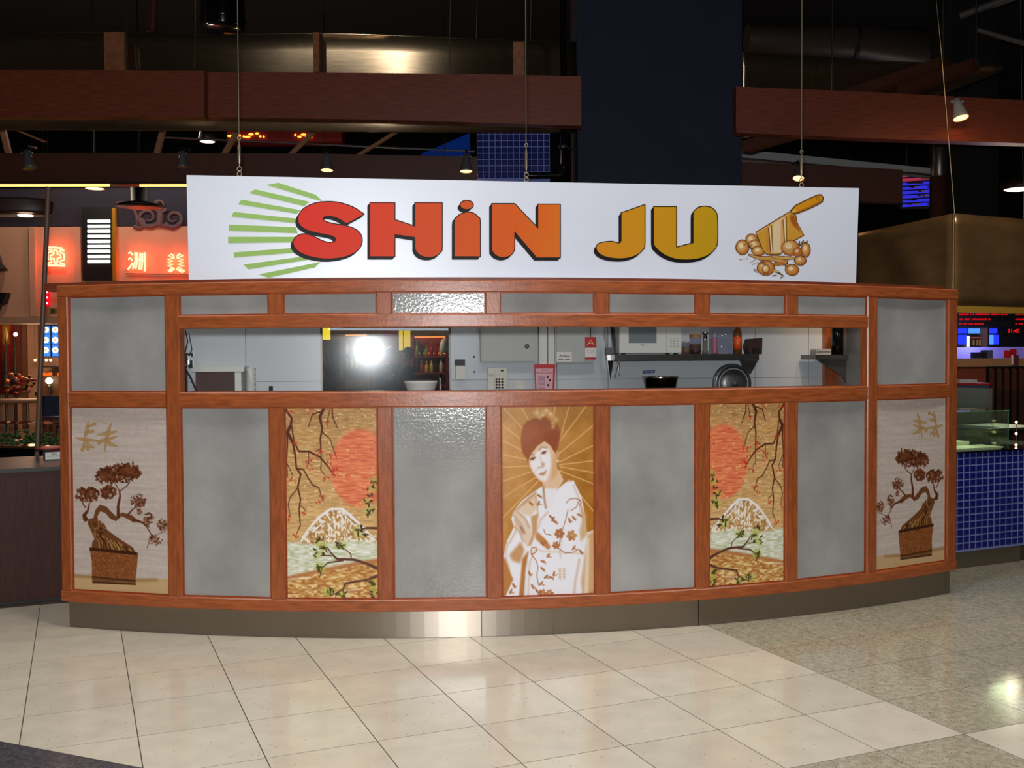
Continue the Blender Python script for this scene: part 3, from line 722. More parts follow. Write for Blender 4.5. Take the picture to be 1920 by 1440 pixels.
def post(a, z0, z1, hw=HWD, r1=AR - 0.003):
    r0 = AR - 0.068; ch = 0.05
    pf = [(a - hw, r0), (a - hw, r1 - 0.006), (a - hw + ch, r1), (a + hw - ch, r1), (a + hw, r1 - 0.006), (a + hw, r0)]
    mb = MB(); n = len(pf)
    mb.add([arc(x, r, z0) for x, r in pf] + [arc(x, r, z1) for x, r in pf], [tuple(range(n)), tuple(range(n, 2 * n))[::-1]] + [(i, i + n, (i + 1) % n + n, (i + 1) % n) for i in range(n)])
    return mb.build('post', 'frame_wood_v', KIOSK)
# rails between the full-height posts
full_posts = [-10.53, 25.75]
rail('top_rail', A0, A1, Z_UT, Z_TOP)
rail('bottom_rail', A0, A1, Z_FB, Z_LB)
for a, b in ((A0 + 0.6, -10.53 - HWD), (-10.53 + HWD, 25.75 - HWD), (25.75 + HWD, A1 - 0.75)):
    rail('middle_rail', a, b, Z_LT, Z_SILL)
rail('window_head_rail', -10.53 + HWD, 25.75 - HWD, Z_WT, Z_UB)
for a, hw in ((A0 + 0.3, 0.3), (A1 - 0.40, 0.40)): post(a, Z_LB, Z_UT, hw, AR - 0.001)
for a in full_posts: post(a, Z_LB, Z_UT)
for a in POSTS[1:-1]:
    post(a, Z_LB, Z_LT); post(a, Z_UB, Z_UT)
# cornice board behind the top rail
sweep([(AR - 0.16, 2.035), (AR - 0.08, 2.035), (AR - 0.08, 2.083), (AR - 0.16, 2.083)], A0 - 1.35, A1 - 0.3, 40).build('cornice_board', 'beam_wood', KIOSK)
# window sill ledge
sweep([(AR - 0.2, Z_SILL - 0.012), (AR - 0.071, Z_SILL - 0.012), (AR - 0.071, Z_SILL + 0.003), (AR - 0.2, Z_SILL + 0.003)], -10.1, 25.3, 30).build('window_sill', 'frame_wood', KIOSK)

def panel(aL, aR_, z0, z1, m_, name='frosted_panel', rec=0.022, label=None):
    r = AR - rec
    mb = MB(); q = [arc(aL, r, z0), arc(aR_, r, z0), arc(aR_, r - 0.01, z0), arc(aL, r - 0.01, z0)]
    mb.hexa(q, [p + Vector((0, 0, z1 - z0)) for p in q])
    o = mb.build(name, m_, KIOSK, label=label)
    # thin wooden bead round the panel
    bd = MB(); w = 0.007; rr = r + 0.006
    da = math.degrees(w / r)
    for (b0, b1, y0, y1) in ((aL, aL + da, z0, z1), (aR_ - da, aR_, z0, z1), (aL + da, aR_ - da, z0, z0 + w), (aL + da, aR_ - da, z1 - w, z1)):
        q = [arc(b0, rr, y0), arc(b1, rr, y0), arc(b1, r, y0), arc(b0, r, y0)]
        bd.hexa(q, [p + Vector((0, 0, y1 - y0)) for p in q])
    bd.build('bead', 'bead_wood', o)
    return o
bays = []
edges = [A0 + 0.6] + [x for p in POSTS for x in (p - HWD, p + HWD)] + [A1 - 0.8]
for k in range(9): bays.append((edges[2 * k], edges[2 * k + 1]))
bon, mou, lad = paint_bonsai(), paint_mountain(), paint_lady()
mat('panel_back', (180, 170, 150), 0.5)
PICS = {0: (bon, False, 'printed panel of a bonsai tree in a brown pot'), 2: (mou, False, 'printed panel of a red sun over a snowy mountain'), 4: (lad, False, 'sepia printed panel of a lady in a white flowered kimono'),
        6: (mou, True, 'mirrored printed panel of a red sun over a snowy mountain'), 8: (bon, True, 'mirrored printed panel of a bonsai tree in a brown pot')}
for k, (a, b) in enumerate(bays):
    if k in PICS:
        cv, fl_, lb = PICS[k]
        o = panel(a, b, Z_LB, Z_LT, 'panel_back', 'picture_panel', label=lb)
        r = AR - 0.022 + 0.002
        da = 0.055
        print_grid(cv, arc(a + da, r, Z_LT - 0.006), arc(b - da, r, Z_LT - 0.006), arc(a + da, r, Z_LB + 0.006), Vector((0, 0, 0)), 'print', o, fl_)
    else:
        panel(a, b, Z_LB, Z_LT, 'frosted')
    if 1 <= k <= 7: panel(a, b, Z_UB, Z_UT, 'frosted')
    else: panel(a, b, Z_SILL, Z_UT, 'frosted')
# stainless kick plates
for a, b in ((A0 + 0.25, 4.35), (4.40, 15.3), (15.35, A1 - 0.25)):
    sweep([(AR - 0.06, 0.001), (AR - 0.03, 0.001), (AR - 0.03, Z_FB), (AR - 0.06, Z_FB)], a, b, max(3, int((b - a) * 1.5))).build('kick_plate', 'steel', KIOSK, label='brushed steel kick plate')
# plinth core behind the panels
sweep([(AR - 0.12, 0.0), (AR - 0.07, 0.0), (AR - 0.07, Z_LT), (AR - 0.12, Z_LT)], A0 + 0.5, A1 - 0.5, 24).build('backing', 'wall_grey', KIOSK)

# ------------------------------------------------------------------ hanging sign
_sl, _sr = at(353, 430, 6.13), at(1605, 443, 6.72)
SYAW = math.atan2(_sr.y - _sl.y, _sr.x - _sl.x)
SF = TiltFrame(_sl.x, _sl.y, SYAW, 0.06, 2.06)
SW = (Vector((_sr.x, _sr.y, 0)) - Vector((_sl.x, _sl.y, 0))).length
zb = (SF.sz(353, 530.5)[1] + SF.sz(1604, 534)[1]) / 2; zt = (SF.sz(353, 330)[1] + SF.sz(1605, 351)[1]) / 2
SIGN = thing('hanging_sign', 'long white hanging sign reading SHiN JU with green rays and a cleaver', 'sign', SF.pt(SW / 2, zb))
mb = MB(); SF.box(mb, 0, SW, zb, zt, -0.05, 0)
mb.build('board', 'sign_white', SIGN)
def sp(x, y, off): return SF.at(x, y, 0) + SF.n * off
def c1(pts): return [(340 + x / 3, 320 + y / 3) for x, y in pts]
def c2(pts): return [(980 + x / 3, 320 + y / 3) for x, y in pts]
mat('sign_green', (160, 200, 108), 0.5, spec=0.2)
for k, r in enumerate(([(480, 80), (545, 68), (755, 135), (795, 172), (745, 160)], [(382, 125), (415, 105), (720, 175), (690, 199)], [(320, 188), (338, 163), (670, 222), (650, 243)], [(282, 258), (295, 232), (652, 270), (648, 297)], [(267, 338), (267, 303), (645, 318), (655, 353)],
                       [(263, 408), (263, 372), (645, 372), (630, 403)], [(298, 488), (295, 460), (618, 435), (640, 462)], [(378, 555), (350, 528), (690, 482), (745, 497)], [(490, 603), (435, 583), (785, 513), (750, 545)],
                       [(745, 375), (870, 380), (840, 410), (780, 400)], [(800, 265), (870, 262), (925, 300), (830, 290)])):
    if k >= 9: continue
    mb = MB(); mb.prism([sp(x, y, 0.0006) for x, y in c1(r)], SF.n * 0.0008); mb.build('ray_stripe', 'sign_green', SIGN)
def grad(px, py):
    ks = [(540, (228, 40, 22)), (700, (226, 58, 22)), (850, (216, 84, 20)), (1000, (222, 96, 18)), (1130, (214, 138, 16)), (1350, (188, 150, 12))]
    for (a, ca), (b, cb) in zip(ks[:-1], ks[1:]):
        if px <= b:
            t = min(1, max(0, (px - a) / (b - a))); return tuple(x + (y - x) * t for x, y in zip(ca, cb))
    return ks[-1][1]
def smooth_poly(pts, rounded):
    """Catmull-Rom through the points listed as rounded; straight elsewhere"""
    out = []; n = len(pts)
    for i in range(n):
        p0, p1, p2, p3 = pts[i - 1], pts[i], pts[(i + 1) % n], pts[(i + 2) % n]
        out.append(p1)
        if rounded(i) and rounded((i + 1) % n):
            for t in (0.25, 0.5, 0.75):
                out.append(tuple(0.5 * ((2 * b) + (-a + c) * t + (2 * a - 5 * b + 4 * c - d) * t * t + (-a + 3 * b - 3 * c + d) * t ** 3) for a, b, c, d in zip(p0, p1, p2, p3)))
    return out
def letter(name, polys):
    root = None
    col_mb = MB(); cols = []; sh = MB(); ol = MB()
    for pts in polys:
        for k in range(7):
            sx, sy = -4.6 * k / 6, 5.6 * k / 6
            sh.add([sp(x + sx, y + sy, 0.0016 + 0.00002 * k) for x, y in pts], [tuple(range(len(pts)))])
        col_mb.add([sp(x, y, 0.0024) for x, y in pts], [tuple(range(len(pts)))]); cols += [lin(grad(x, y)) for x, y in pts]
        w = 0.85; n = len(pts)
        for i in range(n):
            (x0, y0), (x1, y1) = pts[i], pts[(i + 1) % n]; L = math.hypot(x1 - x0, y1 - y0) + 1e-6; nx, ny = -(y1 - y0) / L * w, (x1 - x0) / L * w
            ol.add([sp(x0 + nx, y0 + ny, 0.0032), sp(x1 + nx, y1 + ny, 0.0032), sp(x1 - nx, y1 - ny, 0.0032), sp(x0 - nx, y0 - ny, 0.0032)], [(0, 1, 2, 3)])
            ol.add([sp(x0 + w * math.cos(t), y0 + w * math.sin(t), 0.0032) for t in [k * math.pi / 3 for k in range(6)]], [tuple(range(6))])
    o = col_mb.build(name, print_mat('letter_print', 0.5, 0.2), SIGN, colors=np.array(cols))
    sh.build('letter_shadow', 'black_print', o); ol.build('letter_outline', 'black_print', o)
S_ = [(1030, 245), (930, 300), (895, 276), (850, 259), (812, 258), (799, 270), (815, 286), (860, 298), (930, 310), (985, 332), (1012, 362), (1018, 398), (1004, 436), (968, 466), (915, 486), (850, 496), (780, 494), (710, 479), (660, 455), (633, 425), (630, 395), (648, 369), (682, 355), (722, 360), (762, 378), (800, 396), (840, 403), (866, 392), (860, 374), (828, 363), (770, 352), (712, 336), (672, 312), (656, 281), (662, 245), (692, 210), (742, 185), (805, 174), (870, 176), (930, 190), (985, 214)]
letter('letter_s', [smooth_poly(c1(S_), lambda i: i not in (0, 1))])
H_ = [(1060, 180), (1202, 180), (1202, 275), (1313, 312), (1313, 180), (1468, 180), (1468, 425), (1460, 455), (1440, 476), (1405, 488), (1365, 485), (1335, 470), (1316, 445), (1313, 425), (1313, 376), (1202, 360), (1202, 484), (1060, 484)]
letter('letter_h', [smooth_poly(c1(H_), lambda i: 6 <= i <= 13)])
letter('letter_i', [smooth_poly(c1([(1535, 484), (1535, 292), (1547, 262), (1575, 241), (1610, 233), (1645, 240), (1672, 262), (1682, 292), (1682, 484)]), lambda i: 1 <= i <= 7),
                    c1([(1605 + 38 * math.cos(t), 193 + 26 * math.sin(t)) for t in [k * math.pi / 9 for k in range(18)]])])
letter('letter_n', [smooth_poly(c1([(1745, 185), (1875, 185), (2005, 322), (2005, 188), (2132, 188), (2132, 490), (1998, 490), (1875, 345), (1875, 430), (1868, 458), (1848, 479), (1812, 489), (1775, 480), (1752, 458), (1745, 425)]), lambda i: 8 <= i <= 14)])
letter('letter_j', [smooth_poly(c2([(688, 190), (688, 405), (675, 445), (640, 475), (590, 492), (530, 495), (470, 486), (430, 466), (413, 440), (420, 415), (448, 402), (500, 397), (553, 395), (553, 237)]), lambda i: 1 <= i <= 12)])
letter('letter_u', [smooth_poly(c2([(735, 202), (865, 202), (865, 430), (958, 405), (958, 250), (968, 222), (992, 205), (1025, 200), (1062, 208), (1088, 234), (1096, 272), (1096, 395), (1085, 435), (1050, 470), (1000, 493), (930, 502), (860, 497), (800, 475), (755, 440), (735, 395)]), lambda i: 4 <= i <= 19)])
def paint_cleaver():
    W, H = 190, 180
    c = Canvas(W, H, (150, 90, 40)); x0, y0, x1, y1 = 270, 160, 1490, 1330
    c.map = lambda x, y: ((x - x0) / (x1 - x0) * W, (y - y0) / (y1 - y0) * H); c.k = W / (x1 - x0)
    ink = (66, 44, 24); tan_ = (206, 158, 92); orange = (186, 112, 48)
    def veg(x, y, rx, ry, base=tan_, a=0.0):
        c.ell(x, y, rx + 8, ry + 8, ink, 1, a); c.ell(x, y, rx, ry, orange, 1, a); c.ell(x - rx * 0.1, y - ry * 0.12, rx * 0.8, ry * 0.78, base, 0.95, a, 6); c.ell(x - rx * 0.2, y - ry * 0.25, rx * 0.4, ry * 0.4, (240, 220, 180), 0.9, a, 8)
    for st in ([(340, 1055), (400, 1048)], [(480, 1100), (560, 1050)], [(500, 1130), (590, 1090)], [(430, 1030), (450, 1060)]): c.stroke(st, 4, ink, 0.6)
    veg(500, 790, 75, 75); veg(375, 890, 82, 95); veg(540, 860, 75, 65); veg(590, 940, 85, 60)
    # blade
    bl = [(555, 690), (1010, 415), (1050, 440), (1090, 460), (1110, 560), (1200, 730), (980, 850), (930, 940), (880, 985), (700, 985), (650, 930), (600, 800)]
    c.poly(bl, (204, 150, 50)); c.poly([(780, 560), (930, 480), (940, 600), (915, 960), (780, 980)], (222, 200, 160), 0.95, 6); c.poly([(690, 640), (730, 620), (740, 960), (700, 960)], (206, 128, 60), 0.8, 8); c.poly([(890, 540), (925, 520), (920, 900), (890, 950)], (208, 134, 66), 0.7, 8)
    c.poly([(1010, 450), (1080, 470), (1110, 580), (1160, 700), (1060, 600), (1020, 540)], (150, 76, 26), 0.85, 8)
    c.stroke([(725, 630), (755, 960)], 12, ink); c.stroke([(742, 625), (772, 960)], 16, (234, 220, 180)); c.stroke([(762, 605), (785, 960)], 9, ink)
    c.stroke([(918, 520), (945, 900)], 9, ink); c.stroke([(940, 505), (960, 860)], 14, (234, 220, 180)); c.stroke([(962, 485), (968, 830)], 11, ink)
    c.stroke(bl + [bl[0]], 8, ink); c.stroke([(570, 700), (1010, 432)], 12, (224, 178, 120), 0.9)
    hd = [(1020, 400), (1090, 330), (1250, 250), (1390, 190), (1440, 190), (1462, 225), (1450, 275), (1380, 320), (1250, 380), (1120, 430), (1070, 440)]
    c.poly(hd, (208, 142, 24)); c.poly([(1070, 430), (1250, 350), (1440, 260), (1450, 280), (1250, 385), (1110, 440)], (170, 96, 16), 0.8, 6); c.stroke(hd + [hd[0]], 12, ink); c.ell(1395, 240, 28, 26, (120, 76, 10)); c.ell(1395, 240, 20, 18, (208, 142, 24)); c.stroke([(1040, 420), (1090, 395)], 18, (222, 190, 110))
    # vegetables in front
    c.stroke([(470, 995), (620, 1040), (760, 1040), (960, 1100)], [24, 50, 62, 60], ink); c.stroke([(470, 995), (620, 1040), (760, 1040), (950, 1095)], [16, 40, 52, 50], (200, 150, 76))
    c.stroke([(780, 1020), (960, 1040), (1060, 1040)], [36, 46, 30], ink); c.stroke([(780, 1020), (960, 1040), (1060, 1040)], [26, 36, 22], (206, 164, 92)); c.stroke([(820, 1120), (930, 1110)], 44, (176, 112, 46))
    veg(1020, 900, 118, 100); veg(1120, 960, 60, 60, (176, 100, 50)); veg(1230, 930, 55, 95)
    for k in range(5): c.stroke([(930 + k * 30, 960 - k * 4), (980 + k * 25, 850)], 5, (150, 104, 50), 0.7)
    for st in ([(1150, 860), (1140, 810)], [(1165, 860), (1195, 800)], [(1170, 880), (1120, 850)], [(1230, 850), (1245, 810)], [(1215, 850), (1200, 820)], [(420, 850), (390, 860)], [(480, 880), (510, 850)], [(490, 900), (460, 870)], [(495, 900), (530, 915)]): c.stroke(st, 9, (58, 66, 36))
    veg(1155, 1075, 75, 60); c.stroke([(1120, 1040), (1150, 1120)], 5, ink, 0.6); c.stroke([(1170, 1030), (1180, 1120)], 5, ink, 0.6)
    veg(1045, 1200, 85, 70, (200, 140, 70)); veg(690, 1170, 112, 95); veg(690, 1185, 48, 55, (222, 190, 130)); c.ell(660, 1105, 40, 22, (120, 70, 30), 0.8, 0, 5)
    c.stroke([(800, 1200), (870, 1240), (935, 1285)], [40, 26, 8], (92, 92, 44)); c.stroke([(800, 1205), (850, 1220)], 26, (206, 176, 110))
    for st in ([(930, 1130), (990, 1150)], [(950, 1160), (990, 1140)], [(530, 1190), (570, 1200)], [(780, 1280), (830, 1270)], [(540, 1210), (575, 1230)], [(890, 1310), (915, 1290)]): c.stroke(st, 6, ink, 0.8)
    return c
clv = paint_cleaver()
def e8(x, y): return sp(1340 + x / 7.2, 340 + y / 7.2, 0.0012)
print_grid(clv, e8(270, 160), e8(1490, 160), e8(270, 1330), Vector((0, 0, 0)), 'cleaver_emblem', SIGN, cut=0.3)
# cable hangers of the sign
for px, ytop, lb in ((449, 328, 'steel cable with turnbuckle holding the left part of the white sign'), (987, 333, 'steel cable with turnbuckle holding the middle of the white sign'), (1503, 346, 'steel cable with turnbuckle holding the right part of the white sign')):
    a, z = SF.sz(px, ytop, -0.025); z0 = zt
    base = SF.pt(a, z0, -0.025); T = thing('sign_hanger', lb, 'cable', base, 'cable hangers of the sign')
    k = 0.0033
    def up(dy): return base + Vector((0, 0, dy * k))
    mb = MB(); n = 14
    for cy in (5, 14):
        mb.tube([up(cy) + SF.t * 0.013 * math.cos(2 * math.pi * i / n) + Vector((0, 0, 0.013 * math.sin(2 * math.pi * i / n))) for i in range(n + 1)], 0.004, 6, False)
    mb.build('ring', 'cable_steel', T)
    MB().tube([up(17), up(22), up(26), up(55), up(60), up(66)], [0.003, 0.004, 0.009, 0.009, 0.004, 0.003], 8).build('turnbuckle', 'cable_steel', T)
    mb = MB(); mb.tube([up(60) + SF.t * 0.010 * math.cos(2 * math.pi * i / n) + Vector((0, 0, 0.010 * math.sin(2 * math.pi * i / n) + 0.03)) for i in range(n + 1)], 0.0035, 6, False)
    mb.build('hook', 'cable_steel', T)
    MB().tube([up(70), Vector((base.x, base.y, 6.99))], 0.003, 6).build('cable', 'cable_steel', T)

# ------------------------------------------------------------------ kitchen behind the serving window
KF = Frame(-1.19, 8.70, math.radians(7.8))
def ks(px, off=0.0): return KF.sz(px, 680, off)[0]
S_L, S_R = -1.64, 4.17
hl, hr = ks(602), ks(845)
WZ = 2.10
WR = MB()
for a, b, z0, z1 in ((S_L, hl, 0, WZ), (hr, S_R, 0, WZ), (hl, hr, 0, 1.20), (hl, hr, 2.02, WZ)): KF.box(WR, a, b, z0, z1, -0.10, -0.03)
WR = WR.build('wall_rear', 'wall_grey', kind='structure')
seams = [S_L, ks(461), hl, None, hr, ks(1008), ks(1044), ks(1140), ks(1416), ks(1516), S_R]
for a, b in zip(seams[:-1], seams[1:]):
    if a is None or b is None: continue
    zs = KF.sz(560, 715)[1]
    for z0, z1 in ((0.0, zs - 0.002), (zs + 0.002, WZ)):
        mb = MB(); KF.box(mb, a + 0.0025, b - 0.0025, z0, z1, -0.03, 0.0); mb.build('wall_panel', 'wall_white', WR)
for z0, z1 in ((0, 1.20), (2.02, WZ)):
    mb = MB(); KF.box(mb, hl, hr, z0, z1, -0.03, 0); mb.build('wall_panel', 'wall_white', WR)
for py in (669, 697):
    p = KF.at(889, py, 0.001); MB().lathe(p, [(0.0, 0.004), (0.008, 0.003), (0.010, 0.0)], 10, KF.n).build('screw', 'chrome', WR)
WN = MB(); KF.box(WN, hl, hr, 1.20, 2.02, -0.05, -0.044); WN = WN.build('window_1', 'clear_glass', kind='structure')
mb = MB()
for a, b, z0, z1 in ((hl - 0.004, hl + 0.012, 1.20, 2.02), (hr - 0.012, hr + 0.004, 1.20, 2.02), (hl, hr, 1.19, 1.21), (hl, hr, 2.01, 2.03)): KF.box(mb, a, b, z0, z1, -0.06, 0.006)
mb.build('window_frame', 'steel_dark', WN)
for nm, p0, p1 in (('wall_left', arc(A0 + 0.75, AR - 0.13, 0), KF.pt(S_L, 0, -0.03)), ('wall_right', arc(A1 - 0.75, AR - 0.13, 0), KF.pt(S_R, 0, -0.03))):
    d = (p1 - p0).normalized(); w = Vector((-d.y, d.x, 0)) * 0.02; mb = MB()
    q = [p0 - w, p1 - w, p1 + w, p0 + w]; mb.hexa(q, [p + Vector((0, 0, 2.05)) for p in q]); mb.build(nm, 'wall_grey', kind='structure')
# added fill light, unseen above the serving window, brightens the kitchen
FL = thing('kitchen_fill_light', 'added unseen fill light inside above the serving window', 'light', arc(7.5, AR - 0.2, 1.9))
sweep([(AR - 0.27, 1.955), (AR - 0.17, 1.955), (AR - 0.17, 1.985), (AR - 0.27, 1.985)], -6, 22, 20).build('housing', 'white_plastic', FL)
sweep([(AR - 0.245, 1.925), (AR - 0.215, 1.925), (AR - 0.215, 1.95), (AR - 0.245, 1.95)], -5, 21, 20).build('tube', emis('kitchen_fill_glow', (225, 240, 255), 7.5), FL)
# bench along the rear wall
BZ = 1.22
B = thing('kitchen_bench', 'stainless kitchen bench along the rear wall behind the serving window', 'bench', KF.pt(1.2, 0, 0.3))
mb = MB(); KF.box(mb, S_L + 0.04, 3.55, BZ - 0.04, BZ, 0.003, 0.62); mb.build('bench_top', 'steel', B)
for a in (S_L + 0.1, 0.9, 3.45):
    for o_ in (0.06, 0.56):
        mb = MB(); KF.box(mb, a - 0.02, a + 0.02, 0, BZ - 0.04, o_ - 0.02, o_ + 0.02); mb.build('leg', 'steel', B)

def kthing(name, label, cat, px, py, off, z=None, group=None):
    p = KF.at(px, py, off)
    if z is not None: p.z = z
    return thing(name, label, cat, p, group)
def kpart(T, name, m_, *rects, label=None):
    mb = MB()
    for r in rects: KF.pbox(mb, *r)
    return mb.build(name, m_, T, label=label)
def zbase(px, off): return KF.sz(px, 700, off)[0]
# white hatch box with brown recess
T = kthing('hatch_box', 'white framed box with dark brown inside at the left of the kitchen', 'box', 405, 735, 0.3, BZ)
kpart(T, 'top_board', 'white_plastic', (357, 687, 457, 697, 0.004, 0.34)); mb = MB(); KF.box(mb, ks(440, 0.33), ks(452, 0.33), BZ + 0.001, KF.sz(446, 697, 0.33)[1], 0.004, 0.33); mb.build('side_board', 'white_plastic', T)
mb = MB(); KF.box(mb, ks(357, 0.33), ks(440, 0.33), BZ + 0.001, KF.sz(400, 697, 0.33)[1], 0.004, 0.10); mb.build('recess_panel', mat('recess_brown', (92, 58, 48), 0.5), T, label='dark brown panel')
# chrome stand with clamp lamp
T = kthing('chrome_stand', 'chrome stand with clamps and looping cords at the left window edge', 'stand', 346, 735, 0.45, BZ)
q = KF.at(346, 690, 0.45); MB().tube([Vector((q.x, q.y, BZ)), q + Vector((0, 0, 0.02))], 0.022, 10).build('pole', 'chrome', T)
mb = MB(); KF.pbox(mb, 341, 662, 352, 684, 0.40, 0.50); mb.build('clamp', 'chrome', T)
mb = MB(); KF.pbox(mb, 353, 676, 361, 690, 0.40, 0.46); KF.pbox(mb, 351, 662, 362, 668, 0.40, 0.44); mb.build('clamp_jaw', 'chrome', T)
MB().tube([KF.at(345, 668, 0.46), KF.at(352, 640, 0.46), KF.at(347, 618, 0.46)], 0.005, 6).build('cord', 'black', T)
MB().tube([KF.at(352, 670, 0.46), KF.at(360, 655, 0.46), KF.at(354, 625, 0.46)], 0.004, 6).build('cord', 'black', T)
MB().tube([KF.at(342, 682, 0.52), KF.at(356, 705, 0.52), KF.at(371, 738, 0.52)], 0.008, 6).build('rod', 'black', T)
# stack of cups, dark bottle
p = KF.at(471, 735, 0.2); p.z = BZ; top = KF.sz(471, 690, 0.2)[1] - BZ
mb = MB(); pr = [(0.0, 0), (0.032, 0)]
for k in range(8): pr += [(0.034, top * k / 8 + 0.003), (0.039, top * (k + 1) / 8 - 0.006), (0.039, top * (k + 1) / 8)]
mb.lathe(p, pr + [(0.034, top), (0.03, top - 0.02), (0, top - 0.02)], 18); mb.build('cup_stack', 'white_plastic', label='stack of white paper cups on the bench beside the hatch box', cat='cups')
p = KF.at(508, 735, 0.25); p.z = BZ; h = KF.sz(508, 724, 0.25)[1] - BZ
mb = MB(); mb.lathe(p, [(0, 0), (0.03, 0), (0.03, h * 0.6), (0.016, h * 0.75), (0.016, h), (0, h)], 14); mb.build('small_bottle', 'black', label='small black bottle standing under the pale wall panel', cat='bottle')
# white paper bowl
p = KF.at(789, 735, 0.25); p.z = BZ; h = KF.sz(789, 714, 0.25)[1] - BZ; r = (KF.sz(820, 720, 0.25)[0] - KF.sz(757, 720, 0.25)[0]) / 2
mb = MB(); mb.lathe(p, [(0, 0), (r * 0.55, 0), (r * 0.62, h * 0.25), (r * 0.98, h * 0.92), (r, h), (r * 0.95, h * 0.97), (r * 0.6, h * 0.3), (0, h * 0.22)], 28)
mb.build('paper_bowl', 'paper_white', label='wide white bowl in front of the glass pane', cat='bowl')
T = kthing('tap', 'slim chrome tap beside the white bowl', 'tap', 825, 735, 0.12, BZ)
q = KF.at(825, 707, 0.12); q0 = Vector((q.x, q.y, BZ)); MB().tube([q0, q], 0.011, 8).build('tap_pipe', 'chrome', T); MB().tube([q, q + KF.n * 0.06 + Vector((0, 0, 0.02)), q + KF.n * 0.12], 0.009, 8).build('spout', 'chrome', T)
# soap dispenser
T = kthing('soap_dispenser', 'cream soap dispenser with black top on the white wall', 'dispenser', 864, 712, 0.0)
kpart(T, 'body', 'cream_plastic', (855, 685, 872, 711, 0.0, 0.08)); kpart(T, 'lid', 'black', (854, 674, 872, 685.5, 0.0, 0.085))
# electrical cabinet
T = kthing('switch_cabinet', 'large pale grey metal cabinet with round lock on the wall above the phone', 'cabinet', 950, 680, 0.0)
kpart(T, 'body', 'box_grey', (901, 600, 1008, 679, 0.0, 0.08)); kpart(T, 'door', 'box_grey', (904, 602, 1002, 677, 0.08, 0.092))
p = KF.at(988, 649, 0.092); MB().lathe(p, [(0.02, 0), (0.02, 0.006), (0.012, 0.01), (0, 0.01)], 14, KF.n).build('lock', 'grey_metal_paint', T)
# telephone
T = kthing('telephone', 'cream wall telephone with handset and dark keys', 'telephone', 932, 733, 0.0)
kpart(T, 'body', 'cream_plastic', (916, 690, 950, 745, 0.0, 0.05))
hs = MB()
for y0, y1, o1 in ((691, 702, 0.10), (702, 731, 0.085), (731, 742, 0.10)): KF.pbox(hs, 915, y0, 926, y1, 0.05, o1)
hs.build('handset', 'cream_plastic', T)
for r in range(4):
    for cc in range(3):
        p = KF.at(931 + 5.4 * cc, 711 + 5.2 * r, 0.05); mb = MB(); mb.lathe(p, [(0.0095, 0), (0.0085, 0.006), (0, 0.006)], 8, KF.n); mb.build('key', 'dark_brown', T)
kpart(T, 'badge', 'black', (939, 693, 944, 696.5, 0.05, 0.052))
T = kthing('wall_socket', 'square cream socket plate on the wall right of the phone', 'socket', 975, 733, 0.0)
kpart(T, 'plate', 'cream_plastic', (965, 716, 986, 742, 0.0, 0.012)); kpart(T, 'switch', 'white_plastic', (972, 724, 979, 734, 0.012, 0.018))
# conduit trunking
for a, b, lb in ((1011, 1026, 'left white conduit trunking above the red pouch'), (1028, 1041, 'right white conduit trunking beside the grey cabinet')):
    T = kthing('conduit_trunking', lb, 'conduit', (a + b) / 2, 720, 0.0, BZ, 'conduit trunking')
    mb = MB(); KF.box(mb, ks(a, 0.05), ks(b, 0.05), BZ + 0.002, 2.08, 0.001, 0.05); mb.build('body', 'white_plastic', T)
    mb = MB(); KF.box(mb, ks(a + 2, 0.05), ks(b - 2, 0.05), BZ + 0.004, 2.07, 0.05, 0.055); mb.build('cover', 'white_plastic', T)
# fire blanket pouch
T = kthing('fire_blanket_pouch', 'red and pink fire blanket pouch on the kitchen wall', 'pouch', 1021, 735, 0.055)
mb = MB(); mb.prism([KF.at(x, y, 0.058) for x, y in ((1001, 683), (1040, 683), (1038, 745), (1004, 745))], KF.n * 0.03); mb.build('pouch', 'red_paint', T)
mb = MB(); mb.prism([KF.at(x, y, 0.0885) for x, y in ((1004, 691), (1037, 691), (1035.5, 745), (1006.5, 745))], KF.n * 0.002); mb.build('front_card', 'pink_paper', T)
def kfn(px, py, off):
    a, z = KF.sz(px, py, off); return lambda x, y: KF.pt(a + x, z + y, off)
text_mesh('FIRE BLANKET', 0.026, 'lettering', 'red_paint', T, kfn(1021, 699, 0.0915))
text_mesh('EMERGENCY', 0.014, 'lettering', 'black_print', T, kfn(1024, 694, 0.0915))
kpart(T, 'print_block', mat('mauve', (190, 140, 158), 0.5), (1009, 705, 1022, 714, 0.0905, 0.0915), (1009, 716, 1022, 723, 0.0905, 0.0915), (1009, 725, 1022, 729, 0.0905, 0.0915))
for x, y in ((1027, 707), (1031, 713), (1028, 722)): kpart(T, 'pictogram', 'black_print', (x - 1.5, y - 2, x + 1.5, y + 2, 0.0905, 0.0915))
# second cabinet with labels
T = kthing('meter_cabinet', 'grey cabinet with a small white maker label beside the conduit', 'cabinet', 1075, 680, 0.0)
kpart(T, 'body', 'box_grey', (1041, 600, 1113, 681, 0.0, 0.09)); kpart(T, 'door', 'box_grey', (1044, 602, 1110, 679, 0.09, 0.10))
kpart(T, 'maker_label', 'paper_white', (1044, 660, 1072, 678, 0.10, 0.102), label='white label with dark script')
mb = MB(); mb.tube([KF.at(x, y, 0.104) for x, y in ((1049, 669), (1052, 665), (1053, 669.5), (1056, 667), (1057, 669.5), (1060, 666), (1060.5, 669), (1063, 667), (1064, 669.5), (1068, 667))], 0.0035, 5); mb.build('label_script', mat('maroon', (90, 22, 24), 0.5), T)
kpart(T, 'label_line', 'black_print', (1047, 674, 1056, 675.4, 0.102, 0.103), (1059, 674, 1069, 675.4, 0.102, 0.103))
T = kthing('safety_tag', 'red and white safety tag with triangle emblem hung beside the grey cabinet', 'tag', 1107.5, 674, 0.11)
